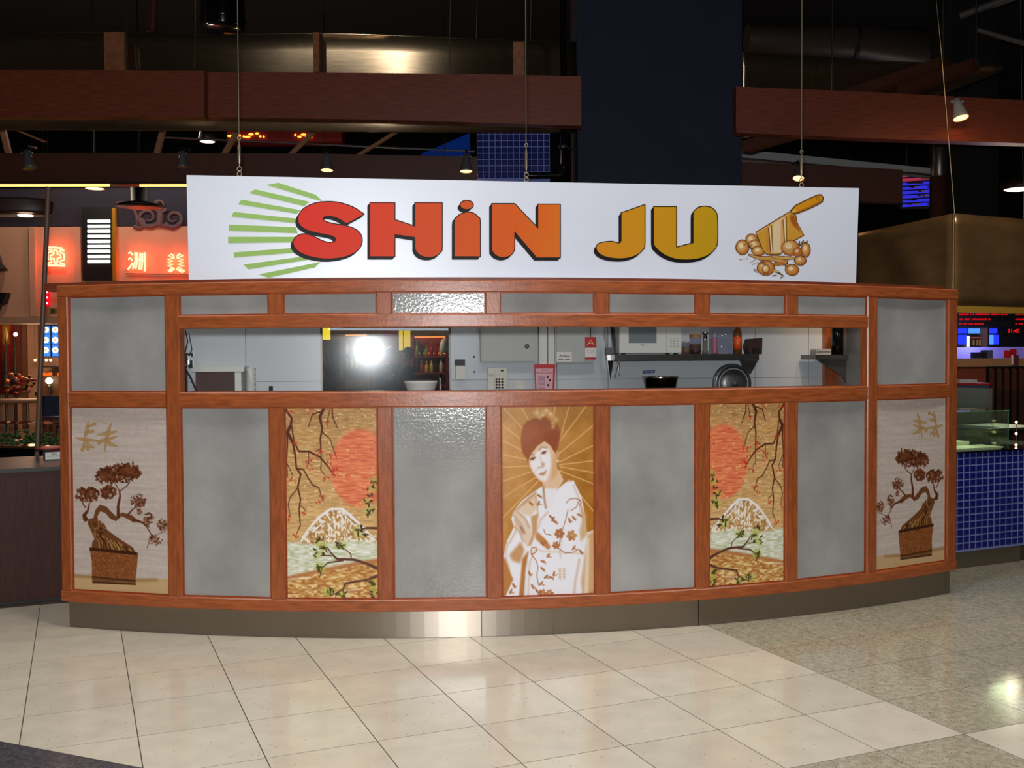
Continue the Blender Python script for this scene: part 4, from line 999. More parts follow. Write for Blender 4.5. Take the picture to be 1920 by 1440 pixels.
kpart(T, 'tag_card', 'paper_white', (1097, 632, 1118, 674, 0.110, 0.114)); kpart(T, 'red_band', 'red_paint', (1097, 632, 1118, 652, 0.114, 0.1155), (1097, 670, 1118, 674, 0.114, 0.1155))
mb = MB(); mb.tube([KF.at(x, y, 0.117) for x, y in ((1101, 648), (1107.5, 637), (1114, 648))], 0.005, 5); mb.tube([KF.at(1103, 644, 0.117), KF.at(1112, 644, 0.117)], 0.004, 5); mb.build('triangle_emblem', mat('pale_gold', (226, 190, 150), 0.5), T)
kpart(T, 'fine_print', mat('faded_red', (214, 150, 140), 0.5), (1100, 657, 1115, 658.5, 0.114, 0.1148), (1100, 661, 1113, 662, 0.114, 0.1148))
MB().tube([KF.at(1107, 632, 0.112), KF.at(1107, 612, 0.112)], 0.004, 6).build('string', 'black', T)
# hanging hose and tongs
T = kthing('hanging_hose', 'black strap and grey hose hanging left of the microwave', 'hose', 1144, 710, 0.2)
MB().tube([KF.at(1136, 605, 0.2), KF.at(1134, 630, 0.2), KF.at(1138, 652, 0.2)], 0.010, 8).build('hose', 'grey_light', T)
mb = MB(); KF.pbox(mb, 1136, 652, 1151, 666, 0.17, 0.22); mb.build('clamp', 'grey_metal_paint', T)
mb = MB(); mb.prism([KF.at(x, y, 0.18) for x, y in ((1143, 605), (1149, 605), (1158, 668), (1151, 668))], KF.n * 0.02); mb.build('strap', 'black', T)
mb = MB(); mb.prism([KF.at(x, y, 0.18) for x, y in ((1137, 666), (1149, 666), (1147, 690), (1143, 712), (1140, 690))], KF.n * 0.025); mb.build('steel_tip', 'chrome', T)
T = kthing('tongs', 'small steel tongs hanging under the shelf end', 'tongs', 1156, 710, 0.2)
MB().tube([KF.at(1160, 672, 0.2), KF.at(1155, 695, 0.2), KF.at(1152, 708, 0.2)], [0.008, 0.007, 0.010], 6).build('arm', 'chrome', T)
MB().tube([KF.at(1161, 672, 0.2), KF.at(1160, 695, 0.2), KF.at(1163, 704, 0.2)], [0.008, 0.007, 0.010], 6).build('arm', 'chrome', T)
# wall shelf
SHF = kthing('wall_shelf', 'stainless wall shelf carrying the microwave and jars', 'shelf', 1288, 676, 0.0)
SZ0 = KF.sz(1288, 664, 0.36)[1]
kpart(SHF, 'shelf_board', 'steel_dark', (1153, 664, 1423, 675.5, 0.004, 0.36))
mb = MB(); mb.prism([KF.at(x, y, 0.30) for x, y in ((1388, 676), (1421, 676), (1408, 700), (1400, 700))], KF.n * -0.02); mb.build('bracket', 'steel_dark', SHF)
# back shelf top height used for the things on it
def on_shelf(px, off): 
    p = KF.at(px, 664, off); p.z = SZ0; return p
def sh(px, py, off): return KF.sz(px, py, off)[1] - SZ0
T = thing('microwave_oven', 'white microwave oven standing on the steel shelf', 'microwave', on_shelf(1220, 0.18))
a0, a1 = ks(1162, 0.34), ks(1278, 0.34); z1 = SZ0 + 0.30
mb = MB(); KF.box(mb, a0, a1, SZ0 + 0.012, z1, 0.02, 0.33); mb.build('body', 'white_plastic', T)
ad = ks(1250, 0.34)
mb = MB(); KF.box(mb, a0 + 0.003, ad - 0.003, SZ0 + 0.014, z1 - 0.004, 0.33, 0.345); D = mb.build('door', 'white_plastic', T)
zz = KF.sz(1205, 643, 0.346)[1]
mb = MB(); KF.box(mb, ks(1179, 0.346), ks(1231, 0.346), zz, z1 - 0.04, 0.345, 0.347); mb.build('door_window', mat('mw_glass', (120, 128, 132), 0.15), D)
mb = MB(); KF.box(mb, ad, a1 - 0.003, SZ0 + 0.014, z1 - 0.004, 0.33, 0.343); Pn = mb.build('control_panel', 'white_plastic', T)
for r in range(4):
    for cc in range(3):
        p = KF.at(1258 + 6 * cc, 634 + 5 * r, 0.343); mb = MB(); a, z = KF.sz(1258 + 6 * cc, 634 + 5 * r, 0.343); KF.box(mb, a - 0.006, a + 0.006, z - 0.004, z + 0.004, 0.343, 0.346); mb.build('button', 'grey_light', Pn)
for a in (a0 + 0.04, a1 - 0.04):
    for o_ in (0.06, 0.30):
        mb = MB(); KF.box(mb, a - 0.015, a + 0.015, SZ0, SZ0 + 0.012, o_ - 0.015, o_ + 0.015); mb.build('foot', 'black', T)
mb = MB(); mb.tube([KF.at(x, y, 0.3475) for x, y in ((1201, 647), (1204, 646), (1206, 648), (1209, 647))], 0.002, 5); mb.build('maker_mark', 'black_print', D)
def shelf_jar(name, label, cat, px, w, ytop, parts, off=0.24, group=None):
    base = on_shelf(px, off); T = thing(name, label, cat, base, group); H = sh(px, ytop, off); R = (ks(px + w / 2, off) - ks(px - w / 2, off)) / 2
    for nm, m_, prof in parts:
        mb = MB(); mb.lathe(base, [(r * R, h * H) for r, h in prof], 18); mb.build(nm, m_, T)
    return T
shelf_jar('spice_jar', 'squat glass jar of brown powder right of the microwave', 'jar', 1286, 16, 640, [('jar', 'plastic_clear', [(0, 0), (0.95, 0), (1, 0.05), (1, 0.8), (0.8, 0.88), (0.8, 0.9)]), ('contents', 'tan', [(0, 0.02), (0.9, 0.02), (0.9, 0.6), (0, 0.6)]), ('lid', 'grey_light', [(0.85, 0.88), (0.85, 1), (0, 1)])], 0.14)
shelf_jar('spice_tub', 'clear tub with brown lid behind the pepper mill', 'tub', 1304, 22, 627, [('tub', 'plastic_clear', [(0, 0), (0.9, 0), (1, 0.8), (1, 0.85)]), ('contents', mat('pepper', (120, 92, 70), 0.8), [(0, 0.02), (0.85, 0.02), (0.9, 0.5), (0, 0.5)]), ('lid', 'tan', [(1.02, 0.82), (1.02, 1), (0, 1)])], 0.12)
shelf_jar('dark_dish', 'low dark dish in front of the clear tub', 'dish', 1304, 18, 656, [('dish', 'dark_brown', [(0, 0), (0.7, 0), (1, 1), (0.9, 1), (0.6, 0.2), (0, 0.2)])], 0.30)
shelf_jar('pepper_mill', 'slim glass pepper mill with chrome head', 'mill', 1322, 12, 623, [('body', mat('mill_glass', (110, 106, 96), 0.15), [(0, 0), (0.9, 0), (0.9, 0.15), (0.75, 0.2), (0.75, 0.62), (0.6, 0.66)]), ('head', 'chrome', [(0.7, 0.64), (0.75, 0.8), (0.5, 0.88), (0.95, 0.9), (0.95, 1), (0, 1)])], 0.26)
shelf_jar('plastic_tub', 'tall clear plastic tub with a bottle of pink liquid inside', 'tub', 1353, 45, 610, [('tub', 'plastic_clear', [(0, 0), (0.95, 0), (0.97, 0.02), (1, 1), (0.97, 1)])], 0.2)
shelf_jar('pink_bottle', 'pink squeeze bottle inside the clear plastic tub', 'bottle', 1340, 10, 624, [('body', mat('pink_liquid', (220, 130, 150), 0.35), [(0, 0.01), (0.95, 0.01), (1, 0.05), (1, 0.72), (0.5, 0.8), (0.35, 0.8)]), ('nozzle', 'white_plastic', [(0.45, 0.78), (0.2, 1), (0, 1)])], 0.22)
shelf_jar('sauce_bottle', 'sauce bottle with bright orange label on the shelf', 'bottle', 1383, 15, 600, [('body', mat('sauce', (120, 70, 40), 0.2), [(0, 0), (1, 0), (1, 0.62), (0.55, 0.78), (0.45, 1), (0, 1)]), ('label_band', 'orange_label', [(1.02, 0.13), (1.03, 0.13), (1.03, 0.5), (1.02, 0.5)]), ('cap', 'tan', [(0.55, 0.9), (0.55, 1.02), (0, 1.02)])], 0.24)
T = thing('knife_block', 'dark brown block tilted at the right end of the shelf', 'block', on_shelf(1406, 0.2))
mb = MB(); mb.prism([KF.at(x, y, 0.14) for x, y in ((1396, 664), (1419, 664), (1420, 634), (1397, 636), (1392, 650))], KF.n * 0.12); mb.build('block', 'dark_brown', T)
mb = MB(); KF.box(mb, ks(1412, 0.27), ks(1422, 0.27), SZ0, SZ0 + sh(1417, 653, 0.27), 0.265, 0.30); mb.build('block_foot', 'black', T)
# blue notice, bowl, lid
T = kthing('blue_notice', 'small blue notice stuck on the wall below the shelf', 'notice', 1216, 700, 0.0)
mb = MB(); mb.prism([KF.at(x, y, 0.001) for x, y in ((1205, 695), (1228, 693.5), (1228, 699), (1205, 701))], KF.n * 0.002); mb.build('notice_card', mat('notice_blue', (58, 74, 138), 0.5), T)
mb = MB(); mb.tube([KF.at(1208, 698, 0.004), KF.at(1225, 696.5, 0.004)], 0.003, 5); mb.build('print_line', 'paper_white', T)
p = KF.at(1238, 728, 0.3); p.z = BZ; h = KF.sz(1238, 706, 0.3)[1] - BZ; r = (ks(1273, 0.3) - ks(1204, 0.3)) / 2
mb = MB(); mb.lathe(p, [(0, 0), (r * 0.5, 0), (r * 0.72, h * 0.3), (r * 0.93, h * 0.93), (r * 1.0, h), (r * 0.96, h * 1.0), (r * 0.88, h * 0.92), (r * 0.66, h * 0.34), (0, h * 0.1)], 30)
mb.build('mixing_bowl', mat('bowl_steel', (150, 140, 126), 0.16, metal=1.0), label='shiny steel mixing bowl standing below the shelf', cat='bowl')
T = kthing('wok_lid', 'large round grey wok lid leaning upright below the shelf', 'lid', 1373, 753, 0.16, BZ)
cz = KF.at(1373, 719, 0.2); rr = (ks(1409, 0.2) - ks(1337, 0.2)) / 2
mb = MB(); mb.lathe(cz, [(rr, -0.02), (rr, 0.0), (rr * 0.97, 0.012), (rr * 0.93, 0.008), (rr * 0.80, 0.02), (rr * 0.78, 0.03), (rr * 0.4, 0.05), (0, 0.055)], 40, KF.n); mb.build('lid_disc', mat('lid_metal', (112, 112, 114), 0.35, metal=0.8), T)
mb = MB(); mb.lathe(cz, [(rr * 0.78, 0.03), (rr * 0.78, 0.034), (rr * 0.72, 0.036), (rr * 0.72, 0.03)], 40, KF.n); mb.build('ridge', 'grey_light', T)
mb = MB(); mb.lathe(cz, [(rr * 0.2, 0.05), (rr * 0.2, 0.058), (rr * 0.08, 0.06), (rr * 0.08, 0.08), (0, 0.082)], 20, KF.n); mb.build('knob', 'grey_metal_paint', T)
zlo = cz.z - rr
# right end: timber upright, bracket shelf, flask
T = kthing('timber_upright', 'orange timber upright on the kitchen wall behind the black flask', 'post', 1568, 735, 0.0, 0.0)
mb = MB(); KF.box(mb, ks(1546, 0.05), ks(1584, 0.05), 0.0, 2.09, 0.002, 0.05); mb.build('upright', 'frame_wood_v', T); mb = MB(); KF.box(mb, ks(1546, 0.05), ks(1584, 0.05), 0.0, 0.1, 0.05, 0.06); mb.build('foot_block', 'frame_wood', T)
T = kthing('bracket_shelf', 'short dark steel shelf on a triangular bracket at the right of the kitchen', 'shelf', 1560, 675, 0.06)
kpart(T, 'shelf_board', 'steel_dark', (1529, 665, 1593, 674, 0.052, 0.36)); BS = KF.sz(1560, 665, 0.36)[1]
mb = MB(); mb.prism([KF.at(x, y, 0.30) for x, y in ((1532, 674), (1593, 674), (1593, 728), (1580, 706))], KF.n * -0.02); mb.build('bracket', 'steel_dark', T)
p = KF.at(1570, 664, 0.26); p.z = BS; h = KF.sz(1570, 596, 0.26)[1] - BS; r = (ks(1580.5, 0.26) - ks(1559.5, 0.26)) / 2
T = thing('vacuum_flask', 'tall glossy black flask on the short dark shelf', 'flask', p)
mb = MB(); mb.lathe(p, [(0, 0), (r, 0), (r, h * 0.8), (r * 0.7, h * 0.88), (r * 0.7, h * 0.9)], 22); mb.build('body', 'black_gloss', T); mb = MB(); mb.lathe(p, [(r * 0.72, h * 0.88), (r * 0.72, h), (0, h)], 22); mb.build('cup', 'black_gloss', T)
T = kthing('silver_box', 'silver rounded box lying left of the black flask', 'box', 1545, 664, 0.26, BS)
mb = MB(); a0, a1 = ks(1530, 0.3), ks(1558, 0.3); hh = KF.sz(1544, 654, 0.3)[1] - BS
mb.prism([KF.pt(x, BS + y, 0.18) for x, y in ((a0, 0.0), (a1, 0.0), (a1, hh), (a0 + 0.012, hh), (a0, hh - 0.012))], KF.n * 0.12); mb.build('box_body', 'grey_light', T)
mb = MB(); KF.box(mb, a0 + 0.004, a1 - 0.004, BS + hh * 0.42, BS + hh * 0.52, 0.30, 0.302); mb.build('slot', 'black', T)
T = kthing('red_carton', 'red carton with yellow patch behind the black flask', 'carton', 1586, 664, 0.13, BS)
mb = MB(); KF.box(mb, ks(1578, 0.12), ks(1594, 0.12), BS, BS + 0.34, 0.06, 0.12); mb.build('carton_body', 'red_paint', T); mb = MB(); KF.pbox(mb, 1580, 622, 1586, 634, 0.12, 0.122); mb.build('yellow_patch', 'gold', T)
p = KF.at(1578, 735, 0.2); p.z = BZ; h = KF.sz(1578, 708, 0.2)[1] - BZ

# ------------------------------------------------------------------ bar seen through the kitchen glass
G18 = Frame(0, 18.0); G17 = Frame(0, 17.0)
def fthing(name, label, cat, F, px, py, off=0.0, z=None, group=None):
    p = F.at(px, py, off)
    if z is not None: p.z = z
    return thing(name, label, cat, p, group)
def fpart(F, T, name, m_, *rects, label=None):
    mb = MB()
    for r in rects: F.pbox(mb, *r)
    return mb.build(name, m_, T, label=label)
mat('bar_wall', (120, 96, 60), 0.8); mat('bar_dark', (70, 50, 48), 0.6); mat('bar_red', (130, 34, 30), 0.6)
T = thing('bar_partition', 'dim ochre partition wall behind the bar bottles', 'partition', (-2.3, 18.6, 0))
MB().box(-3.7, 18.6, 0, -0.8, 18.7, 2.6).build('board', 'bar_wall', T); MB().box(-2.3, 18.55, 0, -2.05, 18.6, 2.6).build('red_panel', 'bar_red', T)
T = fthing('bar_counter', 'dark brown bar counter seen through the kitchen glass', 'counter', G17, 700, 700, 0, 0.0)
mb = MB(); G17.box(mb, -3.4, -0.9, 0.0, 1.08, -0.35, 0); mb.build('front', 'bar_dark', T); mb = MB(); G17.box(mb, -3.45, -0.85, 1.08, 1.12, -0.42, 0.06); mb.build('top', 'black_gloss', T)
BAR_E = emis('bar_glow', (255, 130, 60), 3.0)
def bar_shelf(px0, px1, ys, label, mwood):
    T = fthing('bottle_shelf', label, 'shelf', G18, (px0 + px1) / 2, 700, 0, 0.0)
    a0 = G18.sz(px0, 680)[0]; a1 = G18.sz(px1, 680)[0]; zs = [G18.sz(700, y)[1] for y in ys]
    mb = MB(); G18.box(mb, a0, a1, 0, zs[0] + 0.35, -0.32, -0.28); mb.build('back_panel', mwood, T)
    for a in (a0, a1):
        mb = MB(); G18.box(mb, a - 0.02, a + 0.02, 0, zs[0] + 0.35, -0.30, 0.0); mb.build('side', mwood, T)
    for z in zs:
        mb = MB(); G18.box(mb, a0, a1, z - 0.03, z, -0.28, 0.0); mb.build('shelf_board', mwood, T)
        mb = MB(); G18.box(mb, a0 + 0.03, a1 - 0.03, z + 0.33, z + 0.345, -0.27, -0.24); mb.build('light_strip', BAR_E, T)
    return T, a0, a1, zs
BOT = []
glasses = [mat('bot_white', (236, 226, 206), 0.15), mat('bot_amber', (200, 110, 30), 0.15), mat('bot_green', (150, 170, 60), 0.15), mat('bot_red', (190, 40, 30), 0.2), mat('bot_dark', (50, 36, 30), 0.15), mat('bot_yellow', (232, 200, 70), 0.2)]
gl_n = ['clear', 'amber', 'green', 'red', 'dark', 'yellow']
def bottle(p, h, r, k, label, group):
    T = thing('liquor_bottle', label, 'bottle', p, group)
    MB().lathe(p, [(0, 0), (r, 0), (r, h * 0.58), (r * 0.42, h * 0.72), (r * 0.38, h * 0.9), (0, h * 0.9)], 8).build('body', glasses[k], T)
    MB().lathe(p, [(r * 0.45, h * 0.88), (r * 0.45, h), (0, h)], 8).build('cap', 'gold', T)
for px0, px1, ys, lb, where in ((640, 690, (664, 690), 'left lit bottle shelf seen through the kitchen glass', 'of the left bar shelf'), (772, 838, (668, 699), 'right red lit bottle shelf seen through the kitchen glass', 'of the right bar shelf')):
    T, a0, a1, zs = bar_shelf(px0, px1, ys, lb, 'bar_red' if px0 > 700 else 'bar_wall')
    for ri, z in enumerate(zs):
        n = int((a1 - a0 - 0.08) / 0.085)
        for i in range(n):
            k = random.randrange(6); lv = 'upper' if ri == 0 else 'lower'
            bottle(G18.pt(a0 + 0.08 + i * 0.085, z, -0.12), random.uniform(0.2, 0.29), 0.034, k, '%s bottle, %s from left, %s row %s' % (gl_n[k], ['first', 'second', 'third', 'fourth', 'fifth', 'sixth', 'seventh', 'eighth', 'ninth'][i], lv, where), 'bottles %s' % where)
light('bar_fill_light', 'POINT', (-2.2, 16.4, 2.4), 60, (1.0, 0.72, 0.45), 0.15)  # added fill with no lamp body, brightens the bar area
# lantern, plant, yellow panels, paper plate
LA = Frame(0, 16.2)
T = fthing('yellow_lantern', 'glowing yellow square lantern above the spiky plant', 'lantern', LA, 612, 638)
fpart(LA, T, 'shade', emis('lantern_glow', (255, 214, 40), 1.6), (604.5, 611, 619.5, 637, -0.12, 0.0))
fpart(LA, T, 'frame', 'black', (603, 611, 604.5, 639, -0.12, 0.005), (619.5, 611, 621, 639, -0.12, 0.005), (603, 637, 621, 639, -0.12, 0.005), (603, 609, 621, 611, -0.12, 0.005))
p = LA.at(612, 609, -0.06); MB().tube([p, Vector((p.x, p.y, 6.99))], 0.008, 6).build('cord', 'black', T)
T = fthing('spiky_plant', 'spiky dark plant in a tall ribbed pot behind the glass', 'plant', LA, 623, 700, 0.2, 0.0)
b = LA.at(622, 690, 0.2); b.z = 0
MB().lathe(b, [(0, 0), (0.1, 0), (0.16, 0.9), (0.16, 1.32), (0.14, 1.32), (0.13, 1.28), (0, 1.28)], 12, smooth=False).build('pot', 'grey_metal_paint', T)
for k in range(14):
    a = random.uniform(0, 6.28); l = random.uniform(0.30, 0.52); t = random.uniform(0.05, 0.2)
    mb = MB(); base = b + Vector((0.05 * math.cos(a), 0.05 * math.sin(a), 1.28)); tip = base + Vector((math.cos(a) * t, math.sin(a) * t * 0.8, l)); w = Vector((-math.sin(a), math.cos(a), 0)) * 0.018; md = base.lerp(tip, 0.4) + Vector((0, 0, 0.02)); th = Vector((math.cos(a), math.sin(a), 0)) * 0.008
    mb.add([base - w * 0.6, base + w * 0.6, md + w * 1.2, md - w * 1.2, tip, base + th, md + th], [(0, 1, 2, 3), (3, 2, 4), (0, 5, 6, 3), (1, 2, 6, 5), (3, 6, 4), (2, 4, 6)]); mb.build('leaf', 'leaf_dark', T)
T = fthing('yellow_screen', 'pair of tall glowing yellow panels left of the right bottle shelf', 'panel', LA, 758, 656)
for x0, x1 in ((748, 755), (757, 769)): fpart(LA, T, 'panel_leaf', emis('yellow_panel_glow', (255, 206, 60), 1.1), (x0, 620, x1, 657, -0.04, 0))
fpart(LA, T, 'stand', 'black', (747, 657, 770, 660, -0.06, 0.01), (757, 660, 760, 860, -0.04, 0.0))
T = fthing('paper_lantern', 'round white paper lantern at the right edge of the glass', 'lantern', LA, 835, 650)
c0 = LA.at(836, 648, -0.2); MB().ball(c0, 0.095, 0.095, 0.125, 14, 10).build('shade', 'paper_white', T); MB().tube([c0 + Vector((0, 0, 0.125)), Vector((c0.x, c0.y, 6.99))], 0.006, 6).build('cord', 'black', T)

# ------------------------------------------------------------------ people standing beyond the glass
def person(name, label, px, ytop, Y, face_ang, jacket, hair, arm_bend, height=1.74):
    hd = at(px, ytop, Y); sc = 1.0; x, y = hd.x, hd.y; H = hd.z; k = H / 1.74
    T = thing(name, label, 'person', (x, y, 0))
    ca, sa = math.cos(face_ang), math.sin(face_ang)
    def L(fx, sx, z): return Vector((x + (ca * fx - sa * sx) * k, y + (sa * fx + ca * sx) * k, z * k))   # forward, sideways, up
    def skin(nm, pts, edges, rads, m_, parent):
        o0 = origin(parent); me = bpy.data.meshes.new(nm); me.from_pydata([tuple(p - o0) for p in pts], edges, [])
        o = bpy.data.objects.new(nm, me); COL.objects.link(o); o.parent = parent
        md = o.modifiers.new('skin', 'SKIN'); md.use_smooth_shade = True
        for v, r in zip(me.skin_vertices[0].data, rads): v.radius = (r[0] * k, r[1] * k) if isinstance(r, tuple) else (r * k, r * k)
        me.skin_vertices[0].data[0].use_root = True
        sb = o.modifiers.new('sub', 'SUBSURF'); sb.levels = 2; sb.render_levels = 2
        me.materials.append(MATS[m_]); return o
    sh_l, sh_r = L(0, 0.17, 1.41), L(0, -0.17, 1.41)
    P = [L(0, 0, 0.95), L(0.02, 0, 1.2), L(0.0, 0, 1.42), L(0.0, 0, 1.50), L(0.02, 0, 1.58), L(0.02, 0, 1.68)]
    E_ = [(0, 1), (1, 2), (2, 3), (3, 4), (4, 5)]; Rr = [(0.15, 0.11), (0.14, 0.10), (0.10, 0.08), 0.055, 0.075, 0.065]
    for s, bend in ((1, arm_bend[0]), (-1, arm_bend[1])):
        i = len(P); el = L(0.04 + 0.14 * bend, 0.24 * s, 1.13); wr = L(0.06 + 0.30 * bend, (0.22 - 0.12 * bend) * s, 0.88 + 0.5 * bend); hn = wr + (wr - el).normalized() * 0.07 * k
        P += [L(0, 0.17 * s, 1.41), el, wr, hn]; Rr += [0.062, 0.045, 0.032, 0.036]; E_ += [(2, i), (i, i + 1), (i + 1, i + 2), (i + 2, i + 3)]
    for s in (1, -1):
        i = len(P); P += [L(0, 0.09 * s, 0.88), L(0.02, 0.10 * s, 0.48), L(-0.01, 0.10 * s, 0.07), L(0.13, 0.11 * s, 0.03)]; Rr += [0.085, 0.058, 0.04, 0.03]; E_ += [(0, i), (i, i + 1), (i + 1, i + 2), (i + 2, i + 3)]
    skin('body', P, E_, Rr, 'skin', T)
    # jacket and trousers over the body
    Pj = [L(0, 0, 0.92), L(0.02, 0, 1.18), L(0.0, 0, 1.40), L(0, 0, 1.475)]; Ej = [(0, 1), (1, 2), (2, 3)]; Rj = [(0.17, 0.13), (0.165, 0.125), (0.125, 0.10), 0.07]
    for s, bend in ((1, arm_bend[0]), (-1, arm_bend[1])):
        i = len(Pj); Pj += [L(0, 0.175 * s, 1.41), L(0.04 + 0.14 * bend, 0.25 * s, 1.13), L(0.06 + 0.28 * bend, (0.22 - 0.11 * bend) * s, 0.91 + 0.46 * bend)]; Rj += [0.082, 0.062, 0.05]; Ej += [(2, i), (i, i + 1), (i + 1, i + 2)]
    skin('jacket', Pj, Ej, Rj, jacket, T)
    Pt = [L(0, 0, 0.93)]; Et = []; Rt = [(0.165, 0.125)]
    for s in (1, -1):
        i = len(Pt); Pt += [L(0, 0.095 * s, 0.85), L(0.02, 0.10 * s, 0.48), L(-0.01, 0.10 * s, 0.08)]; Rt += [0.10, 0.075, 0.06]; Et += [(0, i), (i, i + 1), (i + 1, i + 2)]
    skin('trousers', Pt, Et, Rt, 'fabric_black', T)
    hb = MB(); c = L(-0.015, 0, 1.655); hb.ball(c, 0.092 * k, 0.092 * k, 0.10 * k, 14, 10); hb.v = [p if (p - c).dot(Vector((ca, sa, 0))) < 0.05 * k or p.z > c.z + 0.03 else c + (p - c) * 0.6 for p in hb.v]
    hb.build('hair', hair, T)
    f = MB(); nz = L(0.095, 0, 1.61); f.ball(nz, 0.014, 0.014, 0.02, 6, 5); f.build('nose', 'skin', T)
    for s in (1, -1):
        e = MB(); e.ball(L(0.08, 0.03 * s, 1.64), 0.011, 0.011, 0.009, 6, 5); e.build('eye', 'black', T)
        e = MB(); e.ball(L(0.0, 0.083 * s, 1.61), 0.012, 0.016, 0.028, 6, 5); e.build('ear', 'skin', T)
    e = MB(); e.ball(L(0.085, 0, 1.568), 0.008, 0.024, 0.006, 6, 5); e.build('mouth', mat('lips', (160, 84, 76), 0.5), T)
    return T
person('person', 'person in a black jacket standing beyond the kitchen glass', 763, 652, 15.1, math.radians(200), 'fabric_black', 'hair_dark', (0.2, 0.1))
person('person', 'person in a slate blue jacket with raised hands left of the black jacket', 733, 651, 15.95, math.radians(-60), 'fabric_blue', 'hair_grey', (0.8, 0.8))

# ------------------------------------------------------------------ overhead structure behind the kiosk
def seg_beam(name, label, pts_top, pts_bot, Y0, depth, m_, joints=None, group=None, cat='beam', Ys=None):
    """board following image points at depth Y0, with real thickness"""
    n = len(pts_top); Ys = Ys or [Y0] * n
    mid = at(*pts_bot[n // 2], Ys[n // 2]); T = thing(name, label, cat, mid, group)
    mb = MB(); fr = [(at(*a, y), at(*b, y)) for a, b, y in zip(pts_top, pts_bot, Ys)]
    vs = []; fs = []
    for t, b in fr: vs += [t, b, b + Vector((0, depth, 0)), t + Vector((0, depth, 0))]
    for i in range(n - 1):
        for j in range(4): fs.append((4 * i + j, 4 * i + (j + 1) % 4, 4 * i + 4 + (j + 1) % 4, 4 * i + 4 + j))
    fs += [(0, 1, 2, 3), tuple(4 * (n - 1) + j for j in (3, 2, 1, 0))]
    mb.add(vs, fs); mb.build('board', m_, T)
    # lower lip of the board
    lp = MB(); vs = []; fs = []
    for t, b in fr:
        vs += [b + Vector((0, -0.012, 0.035)), b + Vector((0, -0.012, -0.012)), b + Vector((0, depth + 0.012, -0.012)), b + Vector((0, depth + 0.012, 0.0))]
    for i in range(n - 1):
        for j in range(4): fs.append((4 * i + j, 4 * i + (j + 1) % 4, 4 * i + 4 + (j + 1) % 4, 4 * i + 4 + j))
    fs += [(0, 1, 2, 3), tuple(4 * (n - 1) + j for j in (3, 2, 1, 0))]
    lp.add(vs, fs); lp.build('lower_lip', m_, T)
    return T
seg_beam('ceiling_beam', 'wide orange brown timber beam at the upper left overlapping its neighbour', [(-60, 131), (200, 131), (383, 132)], [(-60, 217), (200, 217), (383, 217)], 9.35, 0.12, 'beam_wood', group='upper timber beams')
seg_beam('ceiling_beam', 'long timber beam between the upper left beam and the dark column', [(375, 135), (700, 137), (900, 139), (1090, 143)], [(375, 218), (700, 222), (900, 228), (1090, 234)], 9.5, 0.12, 'beam_wood', group='upper timber beams')
seg_beam('ceiling_beam', 'timber beam right of the dark column with a spotlight on it', [(1380, 162), (1640, 173), (1960, 190)], [(1380, 247), (1640, 258), (1960, 268)], 9.7, 0.12, 'beam_wood', group='upper timber beams')
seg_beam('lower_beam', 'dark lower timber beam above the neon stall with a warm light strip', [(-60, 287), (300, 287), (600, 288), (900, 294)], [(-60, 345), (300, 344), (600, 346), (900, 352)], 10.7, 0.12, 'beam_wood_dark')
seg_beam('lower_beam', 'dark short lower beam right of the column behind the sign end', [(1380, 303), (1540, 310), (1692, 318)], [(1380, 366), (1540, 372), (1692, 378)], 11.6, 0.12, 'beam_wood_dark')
# light strip under the lower beam
T = thing('light_strip', 'thin warm glowing light strip under the dark lower beam', 'light', at(150, 348, 10.65))
for x0, x1 in ((-60, 205), (262, 420)):
    mb = MB(); a = at(x0, 348, 10.64); b = at(x1, 347.5, 10.64); mb.tube([a, b], 0.011, 6); mb.build('tube', emis('strip_glow', (255, 170, 80), 4.5), T)
mb = MB(); a = at(-60, 344, 10.66); b = at(420, 344, 10.66); mb.tube([a, b], 0.018, 4); mb.build('channel', 'steel_dark', T)
# curved polished metal bands
def metal_band(label, tops, bots, Y, bow, yaw=0.0, px_step=20):
    xs = np.arange(tops[0][0], tops[-1][0] + 1, px_step); ty = np.interp(xs, [p[0] for p in tops], [p[1] for p in tops]); by = np.interp(xs, [p[0] for p in bots], [p[1] for p in bots])
    T = thing('metal_band', label, 'metal band', at(xs[len(xs) // 2], by[len(xs) // 2], Y)); mb = MB(); vs = []; K = 7
    for i, x in enumerate(xs):
        for j in range(K):
            t = j / (K - 1); y = ty[i] + (by[i] - ty[i]) * t; p = at(x, y, Y - 0.09 * (1 - t) + yaw * (x - 960) / 190 + bow * (1 - (2 * t - 1) ** 2) + 0.012 * math.sin(x * 0.012 + t * 1.5)); vs.append(p)
    fs = [(i * K + j, i * K + j + 1, (i + 1) * K + j + 1, (i + 1) * K + j) for i in range(len(xs) - 1) for j in range(K - 1)]
    mb.add(vs, fs, True); o = mb.build('sheet', 'sheet_metal', T); sd = o.modifiers.new('thick', 'SOLIDIFY'); sd.thickness = 0.012; sd.offset = 1
    mb = MB(); mb.tube([at(x, y - 0.5, Y - 0.09 + yaw * (x - 960) / 190) for x, y in zip(xs, ty)], 0.006, 6); mb.build('rolled_edge', 'sheet_metal', T)
    return T
metal_band('long polished metal band above the left timber beams', [(-60, 64), (150, 61), (300, 61), (345, 65), (420, 66), (560, 63), (650, 64), (740, 67), (900, 74), (1090, 80)], [(-60, 244), (85, 244), (300, 245), (1090, 250)], 10.42, 0.02, 0.133)
metal_band('polished metal band tapering off at the upper right', [(1380, 97), (1560, 111), (1660, 116), (1760, 119), (1885, 125)], [(1380, 262), (1560, 230), (1660, 215), (1760, 180), (1885, 132)], 10.4, 0.03)
